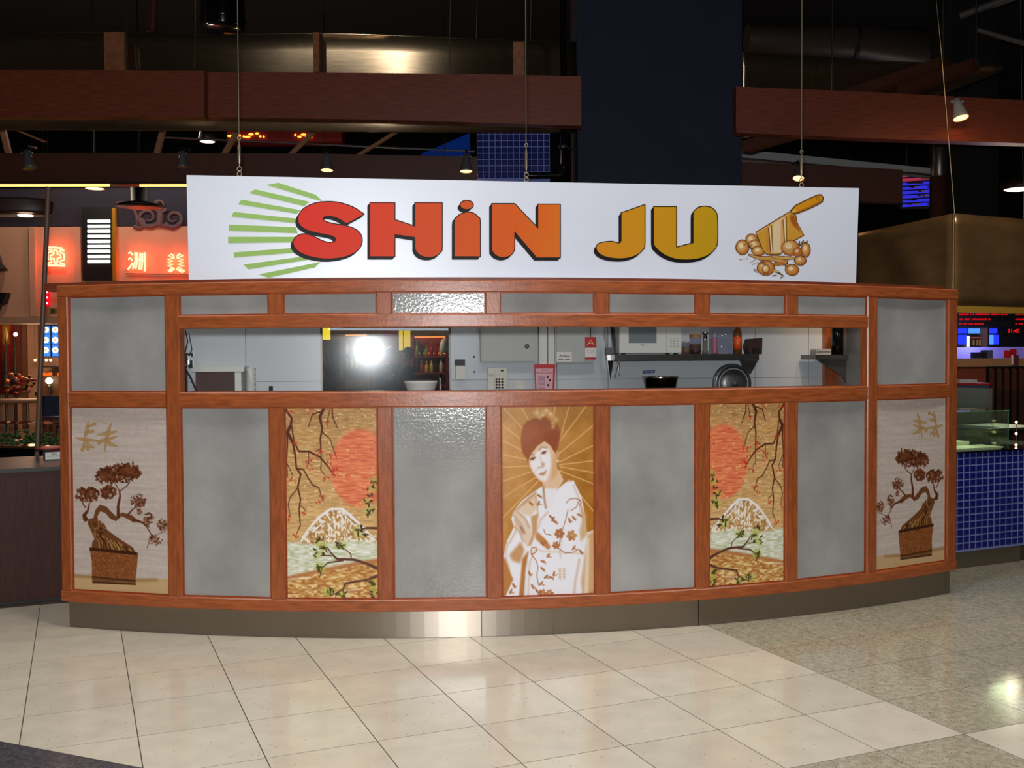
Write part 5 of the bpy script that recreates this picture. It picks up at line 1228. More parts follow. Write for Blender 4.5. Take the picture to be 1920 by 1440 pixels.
# joists and rods on the beams
for k, (x0, x1, y0, y1, lb) in enumerate(((588, 600, 62, 136, 'short timber joist crossing the metal band left of the bright streak'), (962, 984, 80, 142, 'short timber joist crossing the metal band near the dark column'), (197, 236, 62, 134, 'wide timber joist crossing the metal band at the far left'))):
    T = thing('joist', lb, 'joist', at((x0 + x1) / 2, y1, 9.9), 'timber joists over the beams'); mb = MB()
    a, b = at(x0, y0, 9.66), at(x1, y1, 9.66); mb.box(a.x, 9.63, b.z, b.x, 9.72 if x0 < 300 else 10.0, a.z); mb.build('timber', 'joist_wood', T)
    mb = MB(); mb.tube([Vector((b.x + 0.02, 9.64, b.z)), Vector((b.x + 0.02, 9.64, 6.99))], 0.009, 6); mb.build('hanger_rod', 'steel_dark', T)
for x0, y0, x1, y1, lb in ((1548, 205, 1768, 128, 'dark timber joist slanting under the right metal band'), (1690, 182, 1830, 130, 'timber joist with pale end at the tip of the right metal band'), (1400, 285, 1560, 240, 'timber brace under the right timber beam')):
    T = thing('slanting_joist', lb, 'joist', at(x0, y0, 10.0), 'slanting joists on the right'); a, b = at(x0, y0, 9.87), at(x1, y1, 10.08); mb = MB(); w = Vector((0.05, 0.03, 0)); h = Vector((0, 0, 0.10))
    mb.hexa([a - w, b - w, b + w, a + w], [a - w + h, b - w + h, b + w + h, a + w + h]); mb.build('timber', 'beam_wood_dark', T)
    e = b + Vector((0, 0, 0.05)); MB().tube([e, Vector((e.x, e.y, 6.99))], 0.008, 6).build('hanger_rod', 'steel_dark', T)
for x0, y0, x1, y1, lb in ((292, 288, 306, 238, 'pale upright strut left of the ceiling lamp'), (418, 288, 448, 240, 'pale slanting strut behind the left sign cable'), (540, 290, 592, 245, 'pale slanting strut left of the first lit spotlight'), (664, 292, 742, 250, 'pale slanting strut between the lit spotlights'), (0, 225, 14, 290, 'pale strut at the left picture edge'), (10, 232, 82, 268, 'brown strut sloping at the far left')):
    T = thing('ceiling_strut', lb, 'strut', at(x0, y0, 11.2), 'struts between the beams'); a, b = at(x0, y0 + 3, 10.85), at(x1, y1 - 3, 11.1); mb = MB(); w = Vector((0.028, 0, 0)); d = Vector((0, 0.05, 0))
    mb.hexa([a - w, b - w, b - w + d, a - w + d], [a + w, b + w, b + w + d, a + w + d]); mb.build('strut_bar', mat('strut_wood', (176, 128, 92), 0.6), T); mb = MB(); mb.ball(a, 0.02, 0.02, 0.02, 6, 4); mb.build('bolt', 'steel_dark', T)
for a, b, lb in (((300, 257), (890, 284), 'slim grey ceiling rail sloping behind the spotlights'), ((455, 238), (905, 246), 'black horizontal pipe under the upper timber beam')):
    mb = MB(); mb.tube([at(*a, 11.25), at(*b, 11.25)], 0.02 if 'black' in lb else 0.010, 6); mb.build('ceiling_rail', 'black' if 'black' in lb else 'grey_metal_paint', label=lb, cat='rail')
# grey ledge at right
T = thing('ledge_duct', 'pale grey ledge running behind the right spotlight', 'duct', at(1570, 305, 12.2)); mb = MB()
a, b = at(1380, 279, 12.2), at(1752, 316, 12.2); mb.hexa([a + Vector((0, 0, -0.11)), b + Vector((0, 0, -0.08)), b + Vector((0, 0.2, -0.08)), a + Vector((0, 0.2, -0.11))], [a, b, b + Vector((0, 0.2, 0)), a + Vector((0, 0.2, 0))]); mb.build('duct', 'grey_light', T)
mb = MB(); mb.tube([a + Vector((0, -0.01, -0.11)), b + Vector((0, -0.01, -0.08))], 0.012, 6); mb.build('edge_trim', 'steel_dark', T)
# dark column with pipe, tiled pillar
T = thing('column', 'massive dark navy column rising behind the white sign', 'column', (1.45, 10.6, 0))
xa, xb = at(1085, 200, 10.2).x, at(1388, 200, 10.2).x; MB().box(xa, 10.2, 0, xb, 11.5, 7.0).build('shaft', 'column_blue', T)
for xx in (xa, xb): MB().box(xx - 0.012, 10.19, 0.0, xx + 0.012, 10.215, 7.0).build('corner_trim', 'column_blue', T)
T = thing('drain_pipe', 'black vertical drain pipe with elbow beside the dark column', 'pipe', at(1056, 325, 10.0)); p0 = at(1056, 0, 10.0); p1 = at(1057, 318, 10.0); p2 = at(1050, 328, 10.0); p3 = at(988, 329, 10.0)
MB().tube([Vector((p0.x, 10, 6.99)), p1], 0.032, 12).build('pipe', 'black_gloss', T); MB().tube([p1, p1 + (p2 - p1) * 0.7 + Vector((0.005, 0, 0)), p2, p3], 0.03, 12).build('elbow', 'black_gloss', T)
MB().lathe(p1 + Vector((0, 0, 0.0)), [(0.032, 0), (0.042, 0), (0.042, 0.05), (0.032, 0.05)], 12).build('collar', 'black_gloss', T)
q = at(1056, 275, 10.0); MB().lathe(q, [(0.03, -0.02), (0.044, -0.02), (0.044, 0.02), (0.03, 0.02)], 12).build('clamp_ring', 'steel_dark', T); MB().tube([q, Vector((xa, 10.2, q.z))], 0.01, 6).build('clamp_arm', 'chrome', T)
def tiled_face(T, F, px0, py0, px1, py1, nx, ny, off=0.0):
    a0, z1 = F.sz(px0, py0, off); a1 = F.sz(px1, (py0 + py1) / 2, off)[0]; z0 = F.sz((px0 + px1) / 2, py1, off)[1]
    w, h = (a1 - a0) / nx, (z1 - z0) / ny; g = 0.07 * w
    me = None
    for i in range(nx):
        for j in range(ny):
            c = F.pt(a0 + (i + 0.5) * w, z0 + (j + 0.5) * h, off)
            if me is None:
                mb = MB(); hw, hh, e = w / 2 - g, h / 2 - g, 0.12 * w; t = 0.004
                def q(x, y, o_): return F.t * x + Vector((0, 0, y)) + F.n * o_
                mb.add([q(-hw, -hh, 0), q(hw, -hh, 0), q(hw, hh, 0), q(-hw, hh, 0), q(-hw + e, -hh + e, t), q(hw - e, -hh + e, t), q(hw - e, hh - e, t), q(-hw + e, hh - e, t)], [(4, 5, 6, 7), (0, 1, 5, 4), (1, 2, 6, 5), (2, 3, 7, 6), (3, 0, 4, 7)])
                o = mb.build('tile', 'tile_blue'); me = o.data
            else: o = bpy.data.objects.new('tile', me); COL.objects.link(o)
            o.parent = T; o.location = c - origin(T)
    return a0, a1, z0, z1
TF = Frame(0, 10.55)
T = thing('tiled_pillar', 'square pillar clad in small blue mosaic tiles above the sign', 'pillar', (0, 10.8, 0))
a0, a1, z0, z1 = TF.sz(894, 235)[0], TF.sz(1031, 285)[0], TF.sz(960, 334)[1], TF.sz(960, 225)[1]
MB().box(a0, 10.552, 0, a1, 11.3, 4.6).build('core', 'grout_blue', T); tiled_face(T, TF, 894, 229, 1031, 334, 12, 9)
# ducts in the dark ceiling
T = thing('ceiling_duct', 'shiny black round duct hanging in the dark ceiling at upper left', 'duct', at(418, 50, 13)); c0 = at(418, 58, 13); MB().lathe(c0, [(0, 0), (0.24, 0.0), (0.27, 0.05), (0.27, 1.4), (0, 1.4)], 24).build('duct', 'black_gloss', T); MB().lathe(c0, [(0.28, 0.12), (0.29, 0.14), (0.28, 0.16)], 24).build('seam_ring', 'black_gloss', T)
T = thing('ceiling_pipe', 'dim brown pipe rising in the dark ceiling left of the duct', 'pipe', at(285, 60, 12)); p = at(285, 62, 12); MB().tube([p, p + Vector((0.12, 0, 2.0))], 0.05, 8).build('pipe', 'beam_wood_dark', T); MB().lathe(p, [(0.05, 0), (0.06, 0.0), (0.06, 0.03), (0.05, 0.03)], 8).build('flange', 'beam_wood_dark', T)
T = thing('round_duct', 'dim curved duct in the dark ceiling above the right metal band', 'duct', at(1700, 100, 13)); MB().tube([at(1400, 72, 12.5), at(1600, 78, 12.6), at(1720, 92, 13.2), at(1790, 130, 13.6)], [0.16, 0.2, 0.26, 0.3], 16).build('duct', mat('duct_dim', (58, 48, 42), 0.5), T); MB().tube([at(1600, 78, 12.6), at(1606, 78, 12.6)], 0.215, 16).build('seam_ring', 'black', T)
T = thing('ceiling_truss', 'faint grey ceiling truss at the upper right corner', 'truss', at(1880, 20, 12)); MB().tube([at(1800, 30, 11.5), at(1990, -40, 11.0)], 0.045, 6).build('bar', mat('truss_grey', (70, 66, 64), 0.6), T); MB().tube([at(1830, 55, 11.3), at(1990, 100, 11.0)], 0.03, 6).build('bar', 'truss_grey', T)
for px, y1, lb in ((365, 125, 'thin hanging wire left of the left sign cable'), (893, 72, 'thin kinked wire hanging above the metal band'), (994, 76, 'thin wire beside the middle sign cable'), (1790, 402, 'long thin slanting wire right of the sign reaching the hood'), (842, 138, 'thin rod over the metal band left of the kinked wire')):
    e = at(px, y1, 9.45 if px != 1790 else 8.5); tp = Vector((e.x + (0.02 if px != 1790 else -0.42), e.y, 6.99)); md = e.lerp(tp, 0.3) + Vector((0.015, 0, 0))
    MB().tube([e, md, tp], 0.004, 5).build('hanging_wire', 'cable_steel', label=lb, cat='wire', group='wires hanging from the ceiling')
# spotlights on the beams
SPOT_E = emis('spot_glow', (255, 150, 72), 11.0)
def spotlight(px, py, Y, label, lit, scale=1.0, tilt=(0, 0.12), m_='grey_metal_paint', energy=12, arm=0.22):
    """conical spot, py = mouth of the shade"""
    c = at(px, py, Y); ax = Vector((tilt[0], tilt[1], 1)).normalized(); s = scale
    T = thing('spotlight', label, 'spotlight', c, 'beam spotlights')
    MB().lathe(c, [(0.060 * s, 0.0), (0.064 * s, 0.004), (0.058 * s, 0.03 * s), (0.034 * s, 0.12 * s), (0.030 * s, 0.17 * s), (0.0, 0.175 * s)], 20, ax).build('shade', m_, T)
    MB().lathe(c, [(0.0, 0.008), (0.057 * s, 0.006)], 20, ax).build('bulb_face', SPOT_E if lit else 'black', T)
    k = c + ax * 0.15 * s
    MB().tube([k + Vector((-0.05 * s, 0, 0)), k + Vector((0.05 * s, 0, 0))], 0.012 * s, 8).build('knuckle', m_, T)
    MB().tube([k, k + Vector((0.0, 0.02, 0.07 * s)), k + Vector((0.0, arm, 0.08 * s))], 0.009 * s, 6).build('stem', 'black', T)
    if lit:
        light('spotlight_light', 'SPOT', c - ax * 0.004, energy, (1.0, 0.62, 0.32), 0.04, c - ax, math.radians(100), 0.8)
    return T
spotlight(57, 317, 10.5, 'unlit tilted grey spotlight at the far left beam', False, 1.15, (-0.25, 0.1))
spotlight(342, 315, 10.5, 'unlit grey spotlight left of the left sign cable', False, 1.0)
spotlight(613, 320, 10.5, 'lit spotlight just above the green rays of the sign', True, 1.05)
spotlight(874, 322, 10.5, 'lit spotlight beside the blue tiled pillar', True, 1.05)
spotlight(1802, 222, 9.55, 'lit silver spotlight on the right timber beam', True, 1.15, (-0.12, 0.28), 'grey_light', 14, 0.2)
spotlight(1497, 335, 11.3, 'lit spotlight behind the right sign cable', True, 1.0, (0.15, 0.4), arm=0.34)
# round downlights
def downlight(px, py, Y, r, label, energy=0, col=(255, 220, 190), st=6.0):
    c = at(px, py, Y); T = thing('downlight', label, 'downlight', c, 'round downlights'); MB().lathe(c, [(r, 0), (r * 1.18, 0.0), (r * 1.25, 0.05), (r * 0.9, 0.16), (0, 0.18)], 20).build('housing', 'dark_brown', T)
    MB().lathe(c, [(0, 0.004), (r, 0.002)], 20).build('lens', emis('down_%d' % px, col, st), T); MB().tube([c + Vector((0, 0, 0.17)), Vector((c.x, c.y, 6.99))], 0.01, 6).build('stem', 'dark_void', T)
    if energy: light('downlight_light', 'SPOT', c - Vector((0, 0, 0.01)), energy, (1, 0.8, 0.6), r, c - Vector((0, 0, 1)), math.radians(130), 0.7)
downlight(389, 266, 12.4, 0.085, 'lit round downlight between the upper and lower left beams', 12)
downlight(1914, 355, 17.4, 0.26, 'bright round downlight at the right picture edge', 20, (255, 240, 225), 8)
# far glowing things between the beams
FX = Frame(0, 19.0)
T = thing('far_sign_glow', 'far red sheet with orange dashes of sign glow seen between the beams', 'sign glow', FX.at(490, 262)); mb = MB(); FX.pbox(mb, 425, 236, 640, 266, -0.4, 0); mb.build('sign_glow_backing', mat('sign_glow_red', (120, 20, 16), 0.7), T)  # invented sheet and glowing dashes standing for the light of far signage
for k in range(20):
    x = 432 + k * 8 + random.uniform(-2, 2)
    if 505 < x < 552: continue
    p = FX.at(x, 252 + random.uniform(-5, 6), 0.03); mb = MB(); mb.ball(p, random.uniform(0.02, 0.06), 0.02, 0.02, 6, 4); mb.build('bulb', emis('sign_glow_dash', (255, 150, 50), 4.0), T)
for x in (440, 620): q = FX.at(x, 237, -0.2); MB().tube([q, Vector((q.x, q.y, 6.99))], 0.012, 6).build('hanger_rod', 'black', T)
T = thing('blue_lit_duct', 'blue lit duct glowing left of the tiled pillar', 'panel', FX.at(840, 290)); mb = MB(); mb.prism([FX.at(x, y, 0) for x, y in ((790, 288), (880, 250), (882, 296), (800, 296))], Vector((0, 0.1, 0))); mb.build('panel', emis('blue_dim', (16, 50, 130), 0.35), T); mb = MB(); FX.pbox(mb, 785, 296, 890, 300, -0.1, 0.02); mb.build('rim', 'black', T); q = FX.at(875, 255, -0.05); MB().tube([q, Vector((q.x, q.y, 6.99))], 0.012, 6).build('hanger_rod', 'black', T)  # blue light on a duct, put in as a glowing sheet

# ------------------------------------------------------------------ neon stall at the left
LF = Frame(0, 14.0)
ST = thing('stall_fascia', 'peach coloured stall fascia carrying red neon characters', 'fascia', LF.at(150, 600))
def lbox(T, name, m_, *r, label=None): return fpart(LF, T, name, m_, *r, label=label)
lbox(ST, 'fascia_board', 'peach_wall', (-80, 425, 500, 598, -0.15, 0.0)); lbox(ST, 'ledge', 'beige_wall', (-80, 593, 500, 606, -0.15, 0.08)); lbox(ST, 'pilaster', 'peach_wall', (55, 425, 66, 593, 0.0, 0.05), (139, 425, 152, 593, 0.0, 0.05))
T = thing('dark_bulkhead', 'dark bulkhead with painted scrolls above the neon fascia', 'bulkhead', LF.at(250, 425)); lbox(T, 'bulkhead_board', 'bulkhead_dark', (-80, 352, 500, 424, -0.15, 0.0))
def scroll(pts, w): return MB().tube([LF.at(x, y, 0.006) for x, y in pts], w, 5)
sc = []
for cx_, cy_, r0, d in ((278, 408, 22, 1), (326, 410, 20, -1), (300, 385, 15, 1), (262, 418, 12, -1)):
    pts = []
    for k in range(22):
        t = k / 21; a = d * (t * 8.0) + (0.5 if d > 0 else 2.6); r = r0 * (1 - 0.75 * t); pts.append((cx_ + r * math.cos(a), cy_ + r * math.sin(a) * 0.9))
    scroll(pts, [0.034 * (1 - 0.6 * k / 21) for k in range(22)]).build('scroll', 'scroll_paint', T)
scroll([(252, 392), (258, 412), (275, 424), (300, 422), (325, 428), (342, 415)], 0.03).build('scroll', 'scroll_paint', T); scroll([(290, 380), (302, 400), (300, 424)], 0.05).build('scroll', 'scroll_paint', T)
NEON = emis('neon_red', (255, 92, 66), 12.0)
def neon(name, label, strokes, px, py, dark=True):
    T = thing('neon_character', label, 'neon sign', LF.at(px, py, 0.0), 'neon characters on the fascia')
    for st in strokes:
        MB().tube([LF.at(x, y, 0.06) for x, y in st], 0.0125, 6).build('neon_tube', NEON, T)
    for st in strokes[:3]:
        x, y = st[0]; MB().tube([LF.at(x, y, 0.06), LF.at(x, y, 0.0)], 0.006, 5).build('standoff', 'black', T)
    light('neon_light', 'POINT', LF.at(px, py, 0.20), 4.0, (1.0, 0.10, 0.04), 0.08)
def n1(pts): return [(x / 9, 440 + y / 9) for x, y in pts]
neon('a', 'red neon character right of the slanted metal post', [n1([(805, 210), (930, 216), (1060, 230)]), n1([(805, 520), (930, 520), (1095, 528)]), n1([(805, 248), (875, 255), (870, 290), (815, 300), (805, 330), (808, 410), (870, 425), (872, 470), (795, 480)]), n1([(1085, 270), (1015, 265), (1010, 300), (1075, 320), (1082, 350), (1078, 430), (1020, 445), (1015, 485), (1095, 500)]),
     n1([(905, 330), (905, 265), (940, 255), (968, 275), (968, 330), (1020, 345), (1030, 385), (970, 400), (968, 470), (940, 488), (915, 470), (910, 405), (850, 395), (848, 350), (905, 335)])], 105, 482)
def n4(pts): return [(x / 4.8, 320 + y / 4.8) for x, y in pts]
neon('b', 'red neon character in the middle right of the white light panel', [n4([(1155, 745), (1175, 735), (1195, 760)]), n4([(1155, 800), (1175, 785), (1190, 810)]), n4([(1150, 890), (1175, 860), (1195, 830)]), n4([(1215, 735), (1222, 800), (1195, 885)]), n4([(1235, 735), (1238, 800), (1220, 885)]), n4([(1210, 790), (1255, 800)]), n4([(1262, 740), (1262, 800), (1252, 890)]), n4([(1280, 740), (1282, 810), (1272, 890)]), n4([(1255, 800), (1290, 808)]), n4([(1300, 735), (1306, 800), (1302, 905)])], 256, 490)
neon('c', 'red neon character next to the left sign edge', [n4([(1550, 750), (1520, 765), (1555, 785), (1510, 800), (1560, 812), (1508, 828), (1560, 842), (1505, 858), (1555, 872), (1515, 905), (1530, 912), (1570, 880)]), n4([(1610, 750), (1645, 765), (1600, 785), (1650, 800), (1598, 812), (1655, 828), (1598, 842), (1660, 858), (1600, 870), (1660, 905), (1640, 915), (1590, 885)]), n4([(1540, 752), (1560, 760), (1565, 790)]), n4([(1620, 752), (1600, 762), (1596, 790)])], 328, 494)
mb = MB(); mb.tube([LF.at(237, 512, 0.03), LF.at(352, 514, 0.03)], 0.012, 6); mb.build('neon_rail', 'beige_wall', ST)
light('stall_fill_light', 'POINT', LF.at(90, 230, 1.2), 60, (1.0, 0.78, 0.6), 0.2)  # added fill without a lamp, lifts the fascia and bulkhead
light('stall_fill_light', 'POINT', LF.at(300, 230, 1.0), 40, (1.0, 0.8, 0.75), 0.2)  # second added fill, towards the scrolls
# white slat light panel
T = thing('slat_light_panel', 'tall black panel with nine glowing white slats', 'light panel', LF.at(182, 525)); lbox(T, 'housing', 'black', (154, 388, 209, 526, 0.0, 0.08))
SL = emis('slat_white', (250, 255, 245), 4.0)
for k in range(9): lbox(T, 'light_slat', SL, (164, 412 + 9.45 * k, 206, 417.2 + 9.45 * k, 0.08, 0.092))
lbox(T, 'edge_post', 'gold', (209.5, 390, 217, 526, 0.0, 0.06))
# hanging oval fixture and slanted post
T = thing('oval_light_fixture', 'dark oval ceiling fixture with a bright round lamp at the left edge', 'light fixture', at(30, 410, 8.8)); c0 = at(18, 402, 8.8)
mb = MB(); mb.lathe((0, 0, 0), [(0, 0), (0.36, 0.0), (0.37, 0.02), (0.37, 0.10), (0.35, 0.12), (0, 0.12)], 36); mb.v = [Vector((v.x, v.y * 0.5, v.z)) + c0 for v in mb.v]; mb.build('body', 'dark_brown', T)
e = at(48, 404, 8.72); MB().lathe(e + Vector((0, 0, -0.006)), [(0, 0), (0.058, 0.0), (0.062, 0.008)], 20).build('lens', emis('oval_lens', (255, 225, 195), 7.0), T)
MB().tube([c0 + Vector((-0.27, 0.05, 0.10)), at(-45, 330, 10.68)], 0.014, 6).build('arm', 'black', T)
light('oval_light', 'SPOT', e - Vector((0, 0, 0.02)), 10, (1, 0.8, 0.6), 0.05, e - Vector((0, 0, 1)), math.radians(120), 0.7)
a, b = at(91, 350, 8.0), at(72, 790, 8.0)
fk = b.z / (a.z - b.z) - 0.002
T = thing('metal_post', 'slanted slim metal post left of the kiosk', 'post', b); MB().tube([a, b + (b - a) * fk], 0.019, 10).build('tube', mat('post_paint', (98, 72, 62), 0.45), T); MB().lathe(b + (b - a) * fk, [(0, 0), (0.06, 0), (0.06, 0.02), (0.02, 0.03)], 12).build('foot', 'steel_dark', T)
downlight(178, 354, 12.6, 0.11, 'glowing downlight under the light strip at the left', 10, (255, 190, 120), 5)
T = thing('dark_canopy', 'small black canopy lamp hanging before the scroll bulkhead', 'lamp', at(265, 385, 12.0)); c0 = at(262, 388, 12.0); MB().lathe(c0, [(0, 0.01), (0.26, 0), (0.26, 0.03), (0.10, 0.06), (0.10, 0.22), (0, 0.22)], 24).build('canopy', 'black', T); MB().tube([c0 + Vector((0, 0, 0.2)), Vector((c0.x, c0.y, 6.99))], 0.012, 6).build('stem', 'dark_void', T)
# wall lantern at the left edge
T = thing('wall_lantern', 'black carved wall lantern at the left picture edge', 'lantern', LF.at(4, 580, 0.1)); c0 = LF.at(-4, 500, 0.16)
MB().lathe(LF.at(-4, 505, 0.16), [(0.0, 0.22), (0.03, 0.2), (0.05, 0.14), (0.06, 0.08), (0.13, 0.0), (0.12, -0.02), (0, -0.02)], 6, smooth=False).build('cap', 'black', T)
MB().lathe(LF.at(-4, 546, 0.16), [(0.05, 0.0), (0.09, 0.25), (0.08, 0.27), (0, 0.27)], 6, smooth=False).build('body', mat('lantern_pane', (120, 110, 96), 0.3), T)
mb = MB(); mb.prism([LF.at(x, y, 0.05) for x, y in ((-20, 548), (21, 550), (14, 570), (4, 574), (0, 584), (-20, 584))], LF.n * 0.14); mb.build('bracket', 'black', T)
# vertical red sign, exit sign
T = thing('red_vertical_sign', 'small vertical red glowing sign beside the slanted post', 'sign', LF.at(88, 575)); lbox(T, 'sign_box', emis('red_sign', (235, 10, 30), 1.3), (83, 543, 92, 573, 0.06, 0.10))
for y in (548, 558, 568.5): lbox(T, 'character', emis('red_sign_text', (255, 210, 220), 3.0), (85.5, y - 1.2, 89.5, y + 1.4, 0.10, 0.105))
T = thing('exit_sign', 'tiny dim green sign above the stained glass window', 'sign', LF.at(99, 588)); lbox(T, 'sign_box', mat('dim_green', (96, 110, 30), 0.6), (93, 578, 104, 589, 0.06, 0.10)); lbox(T, 'pictogram', 'dark_brown', (97, 580, 100, 587, 0.10, 0.103))
# restaurant back below the fascia
RF = Frame(0, 17.0)
T = thing('restaurant_wall', 'dim beige restaurant wall under the stall fascia', 'wall', RF.at(60, 800)); mb = MB(); RF.pbox(mb, -120, 590, 420, 1010, -0.2, 0); mb.build('board', 'beige_wall', T); mb = MB(); RF.pbox(mb, 41, 606, 50, 800, 0, 0.05); RF.pbox(mb, 72, 606, 78, 800, 0, 0.05); mb.build('door_trim', mat('trim_brown', (110, 70, 48), 0.6), T)
T = thing('red_screen', 'red wall panel with a gold oval medallion at the left edge', 'panel', RF.at(10, 700)); fpart(RF, T, 'panel', 'red_wall', (-60, 598, 26, 740, 0.0, 0.06)); fpart(RF, T, 'side_post', mat('post_brown', (100, 48, 36), 0.6), (26, 598, 39, 740, 0.0, 0.09))
fpart(RF, T, 'medallion_frame', 'gold', (4, 608, 17, 646, 0.06, 0.075)); c0 = RF.at(10.5, 627, 0.075); mb = MB(); mb.ball(c0, 0.04, 0.015, 0.13, 12, 8); mb.build('medallion', mat('pale_gold2', (236, 196, 110), 0.4, metal=0.3), T)
T = thing('stained_glass_window', 'glowing blue stained glass window with six round panes', 'window', RF.at(95, 670)); fpart(RF, T, 'backlight', emis('blue_glass', (60, 130, 230), 1.5), (80, 611, 112, 669, 0.0, 0.03)); 
fpart(RF, T, 'muntin', mat('muntin_blue', (20, 40, 100), 0.5), (94, 611, 96.5, 669, 0.03, 0.06), (80, 626, 112, 627.3, 0.03, 0.05), (80, 646, 112, 647.3, 0.03, 0.05), (79, 610, 112, 611.5, 0.03, 0.06), (79, 668, 112, 669.5, 0.03, 0.06))
for r in range(3):
    for cc in range(2):
        p = RF.at(86 + 18 * cc, 618.5 + 19 * r, 0.03); MB().lathe(p, [(0.05, 0), (0.05, 0.012), (0, 0.012)], 14, RF.n).build('round_pane', emis('pane_white', (240, 250, 235), 1.8), T); MB().lathe(p, [(0.02, 0.012), (0.02, 0.016), (0, 0.016)], 10, RF.n).build('pane_centre', emis('pane_orange', (240, 190, 120), 1.2), T)
for k, (x, y) in enumerate(((66, 675), (87, 675), (95, 675))):
    p = RF.at(x, y, 0.4); T = thing('small_pendant_lamp', ['small glowing pendant lamp left of the slanted post', 'small glowing pendant lamp under the stained glass, left one', 'small glowing pendant lamp under the stained glass, right one'][k], 'lamp', p, 'small pendant lamps')
    MB().ball(p, 0.024, 0.024, 0.02, 8, 6).build('bulb', emis('pend', (255, 220, 150), 9.0), T); MB().lathe(p, [(0.03, 0.01), (0.014, 0.045), (0, 0.05)], 10).build('shade', 'gold', T); MB().tube([p + Vector((0, 0, 0.05)), Vector((p.x, p.y, 6.99))], 0.004, 5).build('cord', 'black', T)
T = thing('food_warmer', 'orange glowing food warmer shelf under the stained glass', 'food warmer', RF.at(95, 705)); fpart(RF, T, 'warmer_body', mat('warmer_brown', (90, 52, 30), 0.6), (76, 705, 114, 860, 0.1, 0.6)); fpart(RF, T, 'hood', 'steel_dark', (76, 686, 114, 689, 0.1, 0.5)); fpart(RF, T, 'upright', 'steel_dark', (98, 689, 99.5, 705, 0.1, 0.5))
for k in range(9): p = RF.at(79 + 4 * k, 704 - random.uniform(0, 3), 0.3 + random.uniform(-0.1, 0.1)); mb = MB(); mb.ball(p, 0.035, 0.03, 0.025, 7, 5); mb.build('roast_dish', emis('glowing_food', (255, 110, 30), 1.0), T)  # glow put into the dishes themselves, they are no lamps
p = RF.at(92, 714, 0.7); T = thing('globe_lamp', 'bright white green globe lamp left of the kiosk post', 'lamp', p); MB().ball(p, 0.055, 0.055, 0.05, 12, 8).build('globe', emis('globe', (240, 255, 200), 6.0), T); MB().lathe(p, [(0, -0.10), (0.05, -0.10), (0.05, -0.09), (0.015, -0.08), (0.015, -0.04)], 10).build('base', 'steel_dark', T); MB().tube([Vector((p.x, p.y, 0.0)), p + Vector((0, 0, -0.1))], 0.012, 8).build('stand_pole', 'steel_dark', T)
light('restaurant_light', 'POINT', RF.at(70, 640, 1.6), 55, (1.0, 0.62, 0.36), 0.2)
p = RF.at(29, 627, 0.3); T = thing('star_light', 'tiny pink star light on top of the small dark tree', 'light', p); MB().ball(p, 0.035, 0.03, 0.035, 8, 6).build('bulb', emis('star', (255, 150, 160), 8.0), T); MB().tube([p, p + Vector((0, 0, -0.09))], 0.008, 5).build('holder', 'black', T)
for px, y0, y1, w, lb in ((12, 638, 735, 0.085, 'dark conifer shaped tree before the red panel'), (29, 632, 735, 0.05, 'narrow dark conifer tree under the pink star light')):
    c0 = RF.at(px, y1, 0.3); h = RF.at(px, y0, 0.3).z - c0.z; T = thing('small_conifer', lb, 'tree', c0, 'small conifers')
    mb = MB()
    for k in range(6):
        z = h * (0.1 + 0.15 * k); mb.lathe(c0 + Vector((0, 0, z)), [(w * (1 - 0.15 * k), 0), (w * 0.55 * (1 - 0.15 * k), h * 0.1), (0, h * 0.24)], 9, smooth=False)
    mb.build('foliage', 'leaf_dark', T); MB().tube([Vector((c0.x, c0.y, 0)), c0 + Vector((0, 0, h * 0.3))], 0.025, 6).build('trunk', 'dark_brown', T)
# foliage decoration, table, chair
T = thing('flower_garland', 'orange and red flower arrangement on the restaurant table', 'flowers', RF.at(45, 740, 2.0)); F15 = Frame(0, 15.0)
for k in range(46):
    p = F15.at(random.uniform(8, 72), random.uniform(702, 742), random.uniform(-0.2, 0.2)); mb = MB(); mb.ball(p, random.uniform(0.02, 0.05), random.uniform(0.02, 0.05), random.uniform(0.02, 0.04), 7, 5); mb.build('blossom', random.choice([mat('bl_orange', (214, 110, 50), 0.6), mat('bl_red', (170, 36, 26), 0.6), mat('bl_pink', (206, 140, 130), 0.6), 'leaf_dark', mat('bl_brown', (100, 60, 40), 0.6)]), T)
F13 = Frame(0, 13.2)
T = thing('cafe_table', 'round pale cafe table left of the dark chair', 'table', F13.at(38, 830, 0, ) * 1.0); T.location.z = 0; c0 = F13.at(30, 749, 0)
mb = MB(); mb.lathe(Vector((c0.x, c0.y, c0.z)), [(0, -0.035), (0.42, -0.035), (0.43, -0.02), (0.43, 0.0), (0, 0.0)], 30); mb.build('table_top', 'tan', T)
for dx, dy in ((-0.22, -0.15), (0.22, -0.15), (-0.22, 0.2), (0.22, 0.2)): MB().tube([Vector((c0.x + dx, c0.y + dy, 0)), Vector((c0.x + dx, c0.y + dy, c0.z - 0.035))], 0.018, 8).build('leg', 'steel', T)
T = thing('cafe_chair', 'dark navy cafe chair beside the kiosk post', 'chair', (F13.at(94, 800).x, 12.6, 0)); FC = Frame(0, 12.6)
fpart(FC, T, 'backrest', 'chair_navy', (79, 742, 111, 780, -0.03, 0.0)); a0, a1 = FC.sz(80, 790)[0], FC.sz(110, 790)[0]; zs = FC.sz(95, 782)[1]
mb = MB(); FC.box(mb, a0, a1, zs - 0.03, zs, -0.40, 0.0); mb.build('seat', 'chair_navy', T)
for a in (a0 + 0.01, a1 - 0.01):
    for o_ in (-0.38, -0.02): MB().tube([FC.pt(a, 0, o_), FC.pt(a, zs, o_)], 0.012, 8).build('leg', 'steel_dark', T)
